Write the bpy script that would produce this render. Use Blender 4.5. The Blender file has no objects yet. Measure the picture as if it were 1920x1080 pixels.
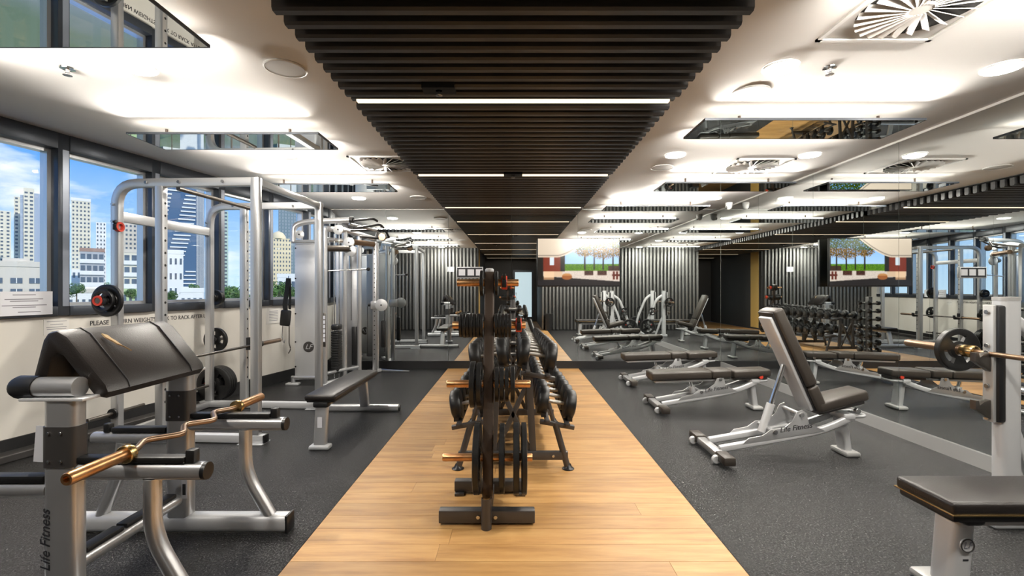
import bpy, bmesh, math, random
from mathutils import Vector, Matrix
random.seed(7)
SC = bpy.context.scene
COL = SC.collection
PI = math.pi
# ------------------------------------------------------------------ camera
cam_d = bpy.data.cameras.new('camera'); cam = bpy.data.objects.new('camera', cam_d); COL.objects.link(cam)
cam.location = (0, 0, 1.35); cam.rotation_euler = (PI/2, 0, 0)
cam_d.sensor_width = 36.0; cam_d.lens = 36.0*875/1920
cam_d.shift_x = -2/1920; cam_d.shift_y = 2/1920
cam_d.clip_start = 0.05; cam_d.clip_end = 2000
SC.camera = cam
# ------------------------------------------------------------------ world sky
wd = bpy.data.worlds.new('sky'); SC.world = wd; wd.use_nodes = True
nt = wd.node_tree; nt.nodes.clear()
def N(t, **k):
    n = nt.nodes.new(t)
    for a, b in k.items(): setattr(n, a, b)
    return n
tc = N('ShaderNodeTexCoord'); sep = N('ShaderNodeSeparateXYZ'); nt.links.new(tc.outputs['Generated'], sep.inputs[0])
ramp = N('ShaderNodeValToRGB'); nt.links.new(sep.outputs['Z'], ramp.inputs[0])
ramp.color_ramp.elements[0].position = 0.0; ramp.color_ramp.elements[0].color = (.60, .79, 1, 1)
ramp.color_ramp.elements[1].position = .55; ramp.color_ramp.elements[1].color = (.07, .25, .75, 1)
e = ramp.color_ramp.elements.new(.2); e.color = (.13, .38, .88, 1)
mp = N('ShaderNodeMapping'); mp.inputs['Scale'].default_value = (2.2, 2.2, 7); nt.links.new(tc.outputs['Generated'], mp.inputs[0])
ns = N('ShaderNodeTexNoise'); ns.inputs['Scale'].default_value = 2.4; ns.inputs['Detail'].default_value = 7; ns.inputs['Roughness'].default_value = .55
nt.links.new(mp.outputs[0], ns.inputs['Vector'])
cr = N('ShaderNodeValToRGB'); cr.color_ramp.elements[0].position = .54; cr.color_ramp.elements[0].color = (0, 0, 0, 1)
cr.color_ramp.elements[1].position = .72; cr.color_ramp.elements[1].color = (1, 1, 1, 1)
nt.links.new(ns.outputs['Fac'], cr.inputs[0])
mx = N('ShaderNodeMixRGB'); mx.inputs[2].default_value = (1, 1, 1, 1)
nt.links.new(cr.outputs[0], mx.inputs[0]); nt.links.new(ramp.outputs[0], mx.inputs[1])
bg = N('ShaderNodeBackground'); bg.inputs['Strength'].default_value = .70
wo = N('ShaderNodeOutputWorld'); nt.links.new(mx.outputs[0], bg.inputs[0]); nt.links.new(bg.outputs[0], wo.inputs[0])
# ------------------------------------------------------------------ sun (from behind the building, on the facades across the street)
sd = bpy.data.lights.new('sun', 'SUN'); sd.energy = 2.1; sd.angle = .01; sd.color = (1, .95, .86)
so = bpy.data.objects.new('sun', sd); COL.objects.link(so)
so.rotation_euler = Vector((-.75, .45, -.75)).to_track_quat('-Z', 'Y').to_euler()
# ------------------------------------------------------------------ exposure
vs = SC.view_settings; vs.view_transform = 'Standard'; vs.look = 'None'; vs.gamma = 1; vs.use_curve_mapping = False
vs.exposure = 0.95
SC.cycles.glossy_bounces = 7; SC.cycles.max_bounces = 12; SC.cycles.diffuse_bounces = 5; SC.cycles.transparent_max_bounces = 16
SC.cycles.sample_clamp_indirect = 4.0; SC.cycles.caustics_reflective = False; SC.cycles.caustics_refractive = False
DOWN_W, UP_W, LED_E = 19.0, 11.5, .9      # lamp strengths, used in the lamp builders

# ------------------------------------------------------------------ materials
MAT = {}
def mat(name, col, rough=.5, metal=0.0, noise=None, bump=0.0, bscale=60, emit=None, spec=.5, coat=0.0, stretch=(1, 1, 1)):
    m = bpy.data.materials.new(name); m.use_nodes = True
    t = m.node_tree; b = t.nodes['Principled BSDF']
    b.inputs['Base Color'].default_value = (*col, 1); b.inputs['Roughness'].default_value = rough; b.inputs['Metallic'].default_value = metal
    b.inputs['Specular IOR Level'].default_value = spec; b.inputs['Coat Weight'].default_value = coat
    if noise or bump:
        c = t.nodes.new('ShaderNodeTexCoord'); mpn = t.nodes.new('ShaderNodeMapping'); mpn.inputs['Scale'].default_value = stretch
        t.links.new(c.outputs['Object'], mpn.inputs[0])
    if noise:
        col2, sc, lo, hi = noise
        n = t.nodes.new('ShaderNodeTexNoise'); n.inputs['Scale'].default_value = sc; n.inputs['Detail'].default_value = 5
        r = t.nodes.new('ShaderNodeValToRGB'); r.color_ramp.elements[0].position = lo; r.color_ramp.elements[1].position = hi
        r.color_ramp.elements[0].color = (*col, 1); r.color_ramp.elements[1].color = (*col2, 1)
        t.links.new(mpn.outputs[0], n.inputs['Vector']); t.links.new(n.outputs['Fac'], r.inputs[0]); t.links.new(r.outputs[0], b.inputs['Base Color'])
    if bump:
        n2 = t.nodes.new('ShaderNodeTexNoise'); n2.inputs['Scale'].default_value = bscale; n2.inputs['Detail'].default_value = 3
        bp = t.nodes.new('ShaderNodeBump'); bp.inputs['Strength'].default_value = bump; bp.inputs['Distance'].default_value = .01
        t.links.new(mpn.outputs[0], n2.inputs['Vector']); t.links.new(n2.outputs['Fac'], bp.inputs['Height']); t.links.new(bp.outputs[0], b.inputs['Normal'])
    if emit:
        b.inputs['Emission Color'].default_value = (*emit[0], 1); b.inputs['Emission Strength'].default_value = emit[1]
    MAT[name] = m
    return m
mat('ceiling_paint', (.88, .87, .855), .9)
mat('wall_paint', (.80, .77, .71), .7, noise=((.74, .70, .63), 2.0, .4, .8))
mat('white_plastic', (.82, .82, .81), .45)
mat('grille', (.62, .62, .61), .7)
mat('diffuser_metal', (.74, .73, .71), .45)
mat('diffuser_dark', (.03, .03, .03), .8)
mat('slat_dark', (.042, .0425, .045), .40, noise=((.062, .061, .062), 14, .4, .7), stretch=(.3, 3, 3))
mat('black_void', (.006, .006, .006), .9)
mat('frame_dark', (.06, .068, .082), .32, .4)
mat('frame_mid', (.30, .33, .39), .35, .3)
mat('base_black', (.012, .012, .013), .5)
mat('base_silver', (.62, .62, .61), .35, .5)
mat('mirror', (.86, .89, .88), .0, 1.0)
mat('mirror_edge', (.62, .66, .64), .3)
mat('rubber_floor', (.006, .006, .0065), .25, noise=((.12, .12, .125), 110, .50, .78), bump=.9, bscale=150, spec=.6)
mat('silver', (.62, .625, .635), .30, .75)
mat('silver_light', (.72, .73, .745), .4, .35)
mat('white_frame', (.78, .78, .76), .35, .1)
mat('chrome', (.78, .78, .78), .12, 1.0)
mat('bolt_steel', (.55, .55, .55), .25, 1.0)
mat('grey_frame', (.085, .08, .078), .4, .5)
mat('tree_post', (.10, .075, .06), .35, .4)
mat('vinyl', (.016, .0125, .011), .36, bump=.12, bscale=180)
mat('vinyl_brown', (.05, .042, .035), .34, bump=.12, bscale=180)
mat('vinyl_edge', (.02, .02, .022), .4)
mat('tan_tear', (.55, .40, .22), .9)
mat('rubber', (.008, .008, .0085), .45)
mat('rubber_plate', (.006, .006, .0063), .4, noise=((.011, .011, .011), 30, .4, .7))
mat('black_plastic', (.011, .011, .012), .35)
mat('dark_steel', (.16, .145, .13), .3, .9)
mat('copper', (.50, .24, .10), .3, .9, noise=((.66, .38, .18), 22, .35, .7), stretch=(1, 1, 1))
mat('brass', (.62, .42, .18), .25, 1.0)
mat('bar_brown', (.30, .20, .13), .3, .9)
mat('red', (.72, .06, .03), .4)
mat('ink', (.02, .02, .025), .6)
mat('grey_ink', (.22, .22, .25), .6)
mat('paper', (.80, .81, .86), .6)
mat('paper_cream', (.84, .82, .78), .6)
mat('slat_grey', (.17, .17, .165), .4, .35)
mat('slat_back', (.028, .028, .028), .7)
mat('yellow_wall', (.72, .50, .16), .6)
mat('dark_wall', (.05, .05, .052), .6)
mat('handle_grip', (.5, .48, .45), .35, .9, bump=.4, bscale=400)
mat('leaf_a', (.07, .17, .03), .6, noise=((.20, .33, .07), 1.2, .35, .7))
mat('leaf_b', (.045, .11, .025), .6, noise=((.13, .22, .05), 1.2, .35, .7))
mat('bark', (.16, .12, .08), .9)
mat('lamp_white', (1, 1, 1), .5, emit=((1, .95, .86), 14))
mat('led_warm', (1, .9, .75), .5, emit=((1, .78, .54), LED_E))
mat('led_strip', (1, .95, .9), .5, emit=((1, .92, .82), 4.0))
mat('tan_planks', (.1, .1, .1))
def wood():
    m = bpy.data.materials.new('wood_plank'); m.use_nodes = True; MAT['wood'] = m
    t = m.node_tree; b = t.nodes['Principled BSDF']; L = t.links.new
    c = t.nodes.new('ShaderNodeTexCoord'); oi = t.nodes.new('ShaderNodeObjectInfo')
    ad = t.nodes.new('ShaderNodeVectorMath'); ad.operation = 'ADD'
    sc = t.nodes.new('ShaderNodeVectorMath'); sc.operation = 'SCALE'; sc.inputs['Scale'].default_value = 37.0
    cmb = t.nodes.new('ShaderNodeCombineXYZ')
    for i in range(3): L(oi.outputs['Random'], cmb.inputs[i])
    L(cmb.outputs[0], sc.inputs[0]); L(c.outputs['Object'], ad.inputs[0]); L(sc.outputs[0], ad.inputs[1])
    mpn = t.nodes.new('ShaderNodeMapping'); mpn.inputs['Scale'].default_value = (.9, 8, 8); L(ad.outputs[0], mpn.inputs[0])
    n = t.nodes.new('ShaderNodeTexNoise'); n.inputs['Scale'].default_value = 2.2; n.inputs['Detail'].default_value = 8; n.inputs['Roughness'].default_value = .62
    L(mpn.outputs[0], n.inputs['Vector'])
    r = t.nodes.new('ShaderNodeValToRGB'); el = r.color_ramp.elements
    el[0].position = .28; el[0].color = (.36, .18, .06, 1); el[1].position = .72; el[1].color = (.62, .37, .145, 1)
    x = el.new(.5); x.color = (.52, .285, .10, 1); L(n.outputs['Fac'], r.inputs[0])
    hs = t.nodes.new('ShaderNodeHueSaturation'); L(r.outputs[0], hs.inputs['Color'])
    mr = t.nodes.new('ShaderNodeMapRange'); mr.inputs[3].default_value = .86; mr.inputs[4].default_value = 1.14; L(oi.outputs['Random'], mr.inputs[0]); L(mr.outputs[0], hs.inputs['Value'])
    L(hs.outputs[0], b.inputs['Base Color']); b.inputs['Roughness'].default_value = .42
    bp = t.nodes.new('ShaderNodeBump'); bp.inputs['Strength'].default_value = .12; bp.inputs['Distance'].default_value = .004; L(n.outputs['Fac'], bp.inputs['Height']); L(bp.outputs[0], b.inputs['Normal'])
wood()
def glass():
    m = bpy.data.materials.new('window_glass'); m.use_nodes = True; MAT['glass'] = m
    t = m.node_tree; t.nodes.clear()
    tr = t.nodes.new('ShaderNodeBsdfTransparent'); tr.inputs[0].default_value = (.95, .97, .97, 1)
    gl = t.nodes.new('ShaderNodeBsdfGlossy'); gl.inputs['Roughness'].default_value = 0
    mxs = t.nodes.new('ShaderNodeMixShader'); mxs.inputs[0].default_value = .05; o = t.nodes.new('ShaderNodeOutputMaterial')
    t.links.new(tr.outputs[0], mxs.inputs[1]); t.links.new(gl.outputs[0], mxs.inputs[2]); t.links.new(mxs.outputs[0], o.inputs[0])
glass()

# ------------------------------------------------------------------ mesh helpers
def BM(): return bmesh.new()
def box(bm, c, s, rot=None, bev=0.0, seg=2):
    r = bmesh.ops.create_cube(bm, size=1.0); vs_ = r['verts']
    for v in vs_: v.co = Vector((v.co.x*s[0], v.co.y*s[1], v.co.z*s[2]))
    if bev:
        es = list({e for v in vs_ for e in v.link_edges})
        q = bmesh.ops.bevel(bm, geom=es, offset=bev, segments=seg, profile=.5, affect='EDGES'); vs_ = list({v for f in q['faces'] for v in f.verts} | {v for v in vs_ if v.is_valid})
    M = Matrix.Translation(Vector(c)) @ (rot.to_4x4() if rot is not None else Matrix())
    for v in vs_: v.co = M @ v.co
    return bm
def bx(bm, x0, x1, y0, y1, z0, z1, bev=0.0, seg=2):
    return box(bm, ((x0+x1)/2, (y0+y1)/2, (z0+z1)/2), (abs(x1-x0), abs(y1-y0), abs(z1-z0)), None, bev, seg)
def circ(r, n=14): return [(r*math.cos(2*PI*i/n), r*math.sin(2*PI*i/n)) for i in range(n)]
def rrect(w, h, r, k=3):
    p = []
    for cx, cy, a0 in ((w/2-r, h/2-r, 0), (-w/2+r, h/2-r, 90), (-w/2+r, -h/2+r, 180), (w/2-r, -h/2+r, 270)):
        for i in range(k+1):
            a = math.radians(a0+90*i/k); p.append((cx+r*math.cos(a), cy+r*math.sin(a)))
    return p
def fillet(pts, r, k=6):
    P = [Vector(p) for p in pts]; out = [P[0]]
    for i in range(1, len(P)-1):
        a, b, c = P[i-1], P[i], P[i+1]; d1 = (a-b); d2 = (c-b); l = min(r, d1.length*.48, d2.length*.48)
        s, e_ = b+d1.normalized()*l, b+d2.normalized()*l
        for j in range(k+1):
            t = j/k; out.append(s*(1-t)**2+b*2*t*(1-t)+e_*t*t)
    out.append(P[-1]); return out
def sweep(bm, pts, sect, up=(0, 0, 1), cap=True, r=0.0, scale=None):
    P = [Vector(p) for p in pts]
    if r: P = fillet(P, r)
    up = Vector(up); rings = []
    for i, p in enumerate(P):
        t = (P[min(i+1, len(P)-1)]-P[max(i-1, 0)]).normalized()
        x = up.cross(t)
        if x.length < 1e-3: x = Vector((1, 0, 0)).cross(t) if abs(t.x) < .9 else Vector((0, 1, 0)).cross(t)
        x.normalize(); y = t.cross(x)
        k = scale(i/(len(P)-1)) if scale else 1
        rings.append([bm.verts.new(p+x*a*k+y*b*k) for a, b in sect])
    n = len(sect)
    for i in range(len(rings)-1):
        for j in range(n):
            bm.faces.new((rings[i][j], rings[i][(j+1) % n], rings[i+1][(j+1) % n], rings[i+1][j]))
    if cap: bm.faces.new(rings[0][::-1]); bm.faces.new(rings[-1])
    return bm
def tube(bm, pts, rad, r=0.0, n=14, up=(0, 0, 1)): return sweep(bm, pts, circ(rad, n), up, True, r)
AX = {'x': Matrix(((0, 0, 1), (1, 0, 0), (0, 1, 0))), 'y': Matrix(((0, 1, 0), (0, 0, 1), (1, 0, 0))), 'z': Matrix.Identity(3)}
def lathe(bm, prof, axis='z', c=(0, 0, 0), n=24):
    M = AX[axis]; c = Vector(c); rings = []
    for rr, h in prof:
        if rr < 1e-5: rings.append([bm.verts.new(c+M @ Vector((0, 0, h)))])
        else: rings.append([bm.verts.new(c+M @ Vector((rr*math.cos(2*PI*i/n), rr*math.sin(2*PI*i/n), h))) for i in range(n)])
    for a, b in zip(rings[:-1], rings[1:]):
        for i in range(n):
            j = (i+1) % n
            if len(a) == 1 and len(b) == 1: continue
            if len(a) == 1: bm.faces.new((a[0], b[j], b[i]))
            elif len(b) == 1: bm.faces.new((a[i], a[j], b[0]))
            else: bm.faces.new((a[i], a[j], b[j], b[i]))
    return bm
def disc(bm, c, r, h, axis='z', n=24, bev=0.0):
    b = bev or min(r, h)*.08
    return lathe(bm, [(0, -h/2), (r-b, -h/2), (r, -h/2+b), (r, h/2-b), (r-b, h/2), (0, h/2)], axis, c, n)
def prism(bm, poly, y0, y1, plane='xz', bev=0.0):
    f = {'xz': lambda a, b, t: (a, t, b), 'xy': lambda a, b, t: (a, b, t), 'yz': lambda a, b, t: (t, a, b)}[plane]
    A = [bm.verts.new(f(a, b, y0)) for a, b in poly]; B = [bm.verts.new(f(a, b, y1)) for a, b in poly]
    n = len(poly); fs = [bm.faces.new(A), bm.faces.new(B[::-1])]
    for i in range(n): fs.append(bm.faces.new((A[i], B[i], B[(i+1) % n], A[(i+1) % n])))
    bmesh.ops.recalc_face_normals(bm, faces=fs)
    if bev:
        es = list({e for f_ in (fs[0], fs[1]) for e in f_.edges}); bmesh.ops.bevel(bm, geom=es, offset=bev, segments=2, profile=.5, affect='EDGES')
    return bm
def new_mesh(name, bm, m, flat=False):
    bmesh.ops.recalc_face_normals(bm, faces=bm.faces)
    me = bpy.data.meshes.new(name); bm.to_mesh(me); bm.free()
    me.materials.append(MAT[m] if isinstance(m, str) else m)
    if not flat:
        me.shade_smooth(); me.set_sharp_from_angle(angle=math.radians(38))
    return me
def obj(name, bm, m, parent=None, world=False, flat=False):
    if world and parent is not None: bmesh.ops.translate(bm, verts=bm.verts, vec=-parent.location)
    me = bm if isinstance(bm, bpy.types.Mesh) else new_mesh(name, bm, m, flat)
    o = bpy.data.objects.new(name, me); COL.objects.link(o)
    if parent is not None: o.parent = parent
    return o
def tag(o, label=None, cat=None, group=None, kind=None):
    if label: o['label'] = label
    if cat: o['category'] = cat
    if group: o['group'] = group
    if kind: o['kind'] = kind
    return o
def thing(name, label, cat, loc=(0, 0, 0), rz=0, group=None, kind=None):
    o = bpy.data.objects.new(name, None); COL.objects.link(o); o.location = loc; o.rotation_euler = (0, 0, rz); o.empty_display_size = .1
    return tag(o, label, cat, group, kind)
def dup(o, parent=None):
    c = o.copy(); COL.objects.link(c); c.parent = parent
    for ch in list(o.children): dup(ch, c)
    return c
def text(name, body, size, loc, rot, m, parent=None, shear=0.0, ext=.001, align='LEFT', sx=1.0):
    cu = bpy.data.curves.new(name, 'FONT'); cu.body = body; cu.size = size; cu.extrude = ext; cu.shear = shear; cu.align_x = align; cu.align_y = 'CENTER'
    cu.materials.append(MAT[m]); o = bpy.data.objects.new(name, cu); COL.objects.link(o); o.location = loc; o.rotation_euler = rot; o.scale = (sx, 1, 1)
    dg = bpy.context.evaluated_depsgraph_get(); me = bpy.data.meshes.new_from_object(o.evaluated_get(dg)); me.name = name
    o2 = bpy.data.objects.new(name, me); o2.location = loc; o2.rotation_euler = rot; o2.scale = (sx, 1, 1); bpy.data.objects.remove(o); COL.objects.link(o2)
    if parent is not None: o2.parent = parent
    return o2
ORD = ['first', 'second', 'third', 'fourth', 'fifth', 'sixth', 'seventh', 'eighth', 'ninth', 'tenth', 'eleventh', 'twelfth']

# ================================================================== ROOM SHELL
D = 7.93; XR = 3.53; ZC = 2.71; YB = .5
def wx(y): return -4.85+.215*y                     # left wall line
WANG = -math.atan(.215); CS = math.cos(WANG)
# --- floor: concrete slab, rubber mats, timber strip made of planks
fl = obj('floor', prism(BM(), [(-6, -4), (4, -4), (4, 8.2), (-3.2, 8.2)], -.2, -.02, 'xy'), 'base_black', flat=True); tag(fl, kind='structure')
ys = [.3, 1.09, 3.09, 5.09, 7.09, D]
WX0, WX1 = -1.11, 1.115
for a, b in zip(ys[:-1], ys[1:]):
    g = .0012
    obj('rubber_mat', prism(BM(), [(wx(a)+.0, a+g), (-2.9, a+g), (-2.9, b-g), (wx(b), b-g)] , -.02, 0, 'xy'), 'rubber_floor', fl, flat=True)
    for x0, x1 in ((-2.9, WX0), (WX1, XR)):
        obj('rubber_mat', bx(BM(), x0+g, x1-g, a+g, b-g, -.02, 0), 'rubber_floor', fl, flat=True)
wf = tag(bpy.data.objects.new('floor_timber_strip', None), kind='structure'); COL.objects.link(wf)
pw = .157; y = -3.5; i = 0; planks = {}
while y < D-.02:
    w = min(pw, D-y)
    cut = [WX0+.004, WX0+.35+random.random()*1.6, WX1-.004] if i % 2 == 0 or random.random() < .35 else [WX0+.004, WX1-.004]
    for a, b in zip(cut[:-1], cut[1:]):
        o = obj('plank', bx(BM(), -(b-a)/2+.0008, (b-a)/2-.0008, -w/2+.0008, w/2-.0008, -.02, .002+random.random()*.0006), 'wood', wf, flat=True)
        o.location = ((a+b)/2, y+w/2, 0)
    y += pw; i += 1
# --- ceiling
ce = obj('ceiling', prism(BM(), [(-6, -4), (4, -4), (4, 8.2), (-3.2, 8.2), (-3.2, D+.1), (wx(.3), .3)], ZC, ZC+.2, 'xy'), 'ceiling_paint', flat=True); tag(ce, kind='structure')
# --- dark slatted bulkhead, slats across the room
bk = tag(bpy.data.objects.new('ceiling_bulkhead', None), kind='structure'); COL.objects.link(bk)
obj('backing_board', bx(BM(), -1.06, 1.06, -3.4, D-.004, ZC-.012, ZC-.001), 'black_void', bk, flat=True)
sl = prism(BM(), [(-.027, .095), (-.027, .012), (-.017, 0), (.017, 0), (.027, .012), (.027, .095)], -1.075, 1.075, 'yz')
slm = new_mesh('slat', sl, 'slat_dark', flat=True)
pitch = 2.03/18; k = -60
leds = []
while True:
    y = 3.116+k*pitch
    if y > D-.03: break
    if y > -3.3:
        if k % 18 == 0: leds.append(y)
        else:
            o = obj('slat', slm, None, bk); o.location = (0, y, 2.593)
    k += 1
for y in leds:
    r_ = thing('linear_light', ORD[leds.index(y)]+' warm light line from the camera between the dark ceiling slats' if y > 0 else ('warm light line in the slats just behind the camera' if y > -2 else 'warm light line in the slats at the corridor end'), 'light', (0, y, 2.60), group='linear lights in the slatted ceiling')
    obj('housing', bx(BM(), -1.075, 1.075, -.02, .02, .012, .09), 'slat_dark', r_, flat=True)
    obj('diffuser', bx(BM(), -1.04, 1.04, -.019, .019, -.002, .012), 'led_warm', r_, flat=True)
for px_, py_ in ((-.46, 2.9), (.0, 5.05)):
    s_ = thing('sprinkler', 'sprinkler head in a black box notch of the slatted ceiling, '+('nearer' if py_ < 4 else 'farther')+' one', 'sprinkler', (px_, py_, 2.585), group='sprinklers in the slats')
    obj('recess_box', bx(BM(), -.1, .1, -.05, .05, -.004, .1), 'black_void', s_, flat=True)
    obj('sprinkler_head', lathe(BM(), [(0, -.035), (.022, -.033), (.022, -.03), (.006, -.028), (.006, -.004), (.02, -.004)], 'z', n=12), 'bolt_steel', s_)
# --- back wall with mirror panels
wb = obj('wall_back', bx(BM(), -3.4, 3.75, D+.012, D+.15, 0, ZC), 'mirror_edge', flat=True); tag(wb, kind='structure')
ex = [-3.15, -2.17, -1.1, -.02, 1.1, 2.31, XR]
for a, b in zip(ex[:-1], ex[1:]):
    obj('mirror_panel', bx(BM(), a+.002, b-.002, D, D+.011, .13, ZC-.006), 'mirror', wb, flat=True)
tag(obj('baseboard_back', bx(BM(), -3.15, XR, D-.015, D+.012, 0, .128), 'base_black', flat=True), kind='structure')
# --- right wall with mirror panels
wr = obj('wall_right', bx(BM(), XR+.012, XR+.15, -.2, D+.15, 0, ZC), 'mirror_edge', flat=True); tag(wr, kind='structure')
ey = [D-1.22*i for i in range(7)]; ey[-1] = YB
for a, b in zip(ey[1:], ey[:-1]):
    obj('mirror_panel', bx(BM(), XR, XR+.011, a+.002, b-.002, .12, ZC-.008), 'mirror', wr, flat=True)
tag(obj('baseboard_right', bx(BM(), XR-.012, XR+.012, YB, D-.015, 0, .117), 'base_silver', flat=True), kind='structure')
tag(obj('trim_1', bx(BM(), XR-.012, XR+.012, YB, D, ZC-.02, ZC-.001), 'white_plastic', flat=True), kind='structure')
# --- left wall (angled), its local frame: y along the wall, x into the room
def lw(o): o.location = (-4.85, 0, 0); o.rotation_euler = (0, 0, WANG); return o
ye = D/CS
wl = lw(obj('wall_left', bx(BM(), -.2, 0, .2, ye, 0, 1.12), 'wall_paint', flat=True)); tag(wl, kind='structure')
obj('pier', bx(BM(), -.2, 0, .2, .80/CS, 1.12, ZC), 'wall_paint', wl, flat=True)
tag(lw(obj('baseboard_left', bx(BM(), 0, .018, .3, ye-.02, 0, .15), 'base_black', flat=True)), kind='structure')
tag(lw(obj('trim_2', bx(BM(), .018, .15, .8, ye-2.6, 0, .06, .008), 'grey_frame', flat=True)), kind='structure')
mul = [(.80+.825*i)/CS for i in range(9)]+[ye]
for i, (a, b) in enumerate(zip(mul[:-1], mul[1:])):
    w_ = lw(tag(bpy.data.objects.new('window_%d' % (i+1), None), kind='structure')); COL.objects.link(w_)
    obj('mullion', bx(BM(), -.16, .03, b-.045, b+.045, 1.12, ZC, .004), 'frame_dark', w_)
    obj('mullion_cover', bx(BM(), .030, .034, b-.012, b+.036, 1.20, 2.57), 'frame_mid', w_, flat=True)
    obj('sill', bx(BM(), -.16, .035, a+.045, b-.045, 1.115, 1.20, .004), 'frame_dark', w_)
    obj('head_rail', bx(BM(), -.16, .035, a+.045, b-.045, 2.57, ZC, .004), 'frame_dark', w_)
    obj('glazing_bead', bx(BM(), .0, .032, a+.05, b-.05, 2.60, 2.625), 'silver', w_)
    f_ = BM()
    for q in ((a+.045, a+.075, 1.2, 2.57), (b-.075, b-.045, 1.2, 2.57)): bx(f_, -.13, -.05, q[0], q[1], q[2], q[3])
    for q in ((1.2, 1.23), (2.54, 2.57)): bx(f_, -.13, -.05, a+.075, b-.075, q[0], q[1])
    obj('sash', f_, 'silver', w_, flat=True)
    obj('pane', bx(BM(), -.095, -.085, a+.07, b-.07, 1.225, 2.545), 'glass', w_, flat=True)
# writing and notices on the left wall
T_ = lw(tag(bpy.data.objects.new('wall_lettering', None), 'black capital lettering on the white wall below the window', 'lettering')); COL.objects.link(T_)
tx = text('lettering', 'PLEASE RETURN WEIGHTS BACK TO RACK AFTER USE', .062, (.002, 4.42, 1.03), (PI/2, 0, PI/2), 'ink', T_); tx.scale = (.87, 1, 1)
def notice(name, label, x, y0, y1, z0, z1, lines, m='paper', root=None):
    o = lw(tag(bpy.data.objects.new(name, None), label, 'sign')); COL.objects.link(o)
    obj('sheet', bx(BM(), x, x+.003, y0, y1, z0, z1), m, o, flat=True)
    ln = BM(); h = z1-z0
    for (u0, u1, v) in lines: bx(ln, x+.003, x+.0036, y0+(y1-y0)*u0, y0+(y1-y0)*u1, z0+h*v-h*.016, z0+h*v+h*.016)
    obj('print', ln, 'grey_ink', o, flat=True)['kind'] = 'stuff'; return o
L1 = [(.68, .86, .86), (.62, .92, .68), (.66, .88, .60), (.6, .95, .42), (.68, .86, .34), (.72, .9, .14), (.36, .42, .66), (.2, .28, .38), (.34, .42, .38), (.52, .525, .5)]
L1 += [(.5, .503, v/20) for v in range(1, 20)]
notice('notice_sheet', 'wide lilac notice sheet leaning on the window sill at the frame edge', .04, 3.25, 4.10, 1.135, 1.33, L1)
notice('notice_sheet', 'small framed notice on the wall left of the lettering', .002, 4.06, 4.25, .955, 1.09, [(.12, .9, .85), (.25, .75, .65), (.1, .9, .48), (.12, .88, .36), (.3, .7, .2)], 'paper_cream')
notice('notice_sheet', 'faint printed notice on the wall beside the cable machine', .002, 6.66, 6.95, .86, 1.08, [(.2, .8, v/10) for v in range(2, 9)], 'paper_cream')
# --- rear wall of vertical slats with the opening the picture is taken from
wz = obj('wall_rear', bx(BM(), -4.9, -1.15, .28, .42, 0, ZC), 'slat_back', flat=True); tag(wz, kind='structure')
obj('wall_section', bx(BM(), .95, XR, .28, .42, 0, ZC), 'slat_back', wz, flat=True)
sm = new_mesh('slat', bx(BM(), -.03, .03, .42, YB, 0.02, ZC-.01, .006), 'slat_grey')
x = -4.68
while x < XR-.02:
    if x < -1.17 or x > .97:
        o = obj('slat', sm, None, wz); o.location = (x, 0, 0)
    x += .118
for z in (.75, 1.75):
    obj('slat_rail', bx(BM(), -4.7, -1.16, .415, .45, z, z+.05), 'slat_back', wz, flat=True); obj('slat_rail', bx(BM(), .96, XR, .415, .45, z, z+.05), 'slat_back', wz, flat=True)
cw = obj('wall_corridor', bx(BM(), -1.3, -1.15, -3.5, .28, 0, ZC), 'dark_wall', flat=True); tag(cw, kind='structure')
tag(obj('wall_corridor_side', bx(BM(), .98, 1.13, -3.5, .28, 0, ZC), 'dark_wall', flat=True), kind='structure')
tag(obj('wall_corridor_end', bx(BM(), -1.3, 1.13, -3.65, -3.5, 0, ZC), 'dark_wall', flat=True), kind='structure')
obj('yellow_panel', bx(BM(), -1.15, -1.14, -.25, .28, .05, ZC-.02), 'yellow_wall', cw, flat=True)
dr = tag(bpy.data.objects.new('door_1', None), kind='structure'); COL.objects.link(dr)
obj('door_leaf', bx(BM(), .0, .85, -3.5, -3.46, .01, 2.15), 'frame_dark', dr, flat=True)
obj('door_glass', bx(BM(), .08, .77, -3.46, -3.455, .2, 2.05), mat('lit_glass', (.5, .6, .62), .1, emit=((.75, .92, 1), .4)), dr, flat=True)
obj('door_handle', tube(BM(), [(.12, -3.46, .9), (.12, -3.41, .9), (.12, -3.41, 1.2), (.12, -3.46, 1.2)], .012, .02), 'chrome', dr)
o = thing('notice_sheet', 'white notice sheet fixed to the vertical slats of the rear wall', 'sign', (-2.05, YB+.002, 1.92)); obj('sheet', bx(BM(), -.11, .11, 0, .004, 0, .16), 'paper', o, flat=True)

# ================================================================== CEILING FITTINGS
def downlight(x, y, label):
    r_ = thing('downlight', label, 'light', (x, y, ZC), group='ceiling downlights')
    obj('bezel', lathe(BM(), [(.104, -.001), (.106, -.006), (.096, -.010), (.092, -.004)], 'z', n=28), 'white_plastic', r_)
    obj('lens', disc(BM(), (0, 0, -.010), .094, .008, 'z', 28), 'lamp_white', r_)
    l = bpy.data.lights.new('downlight_lamp', 'AREA'); l.shape = 'DISK'; l.size = .16; l.energy = DOWN_W; l.color = (1, .94, .85)
    lo = bpy.data.objects.new('downlight_lamp', l); COL.objects.link(lo); lo.parent = r_; lo.location = (0, 0, -.02)
rows = [(.85, 'overhead, just behind the frame edge'), (2.86, 'nearest the camera'), (4.72, 'midway down the room'), (6.96, 'nearest the back mirror')]
for yy, wh in rows:
    for xx, side in ((-2.3, 'on the window side'), (1.64, 'right of the slatted bulkhead'), (3.0, 'beside the right mirror wall')):
        downlight(xx, yy, 'round white downlight '+side+', '+wh)
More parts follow.
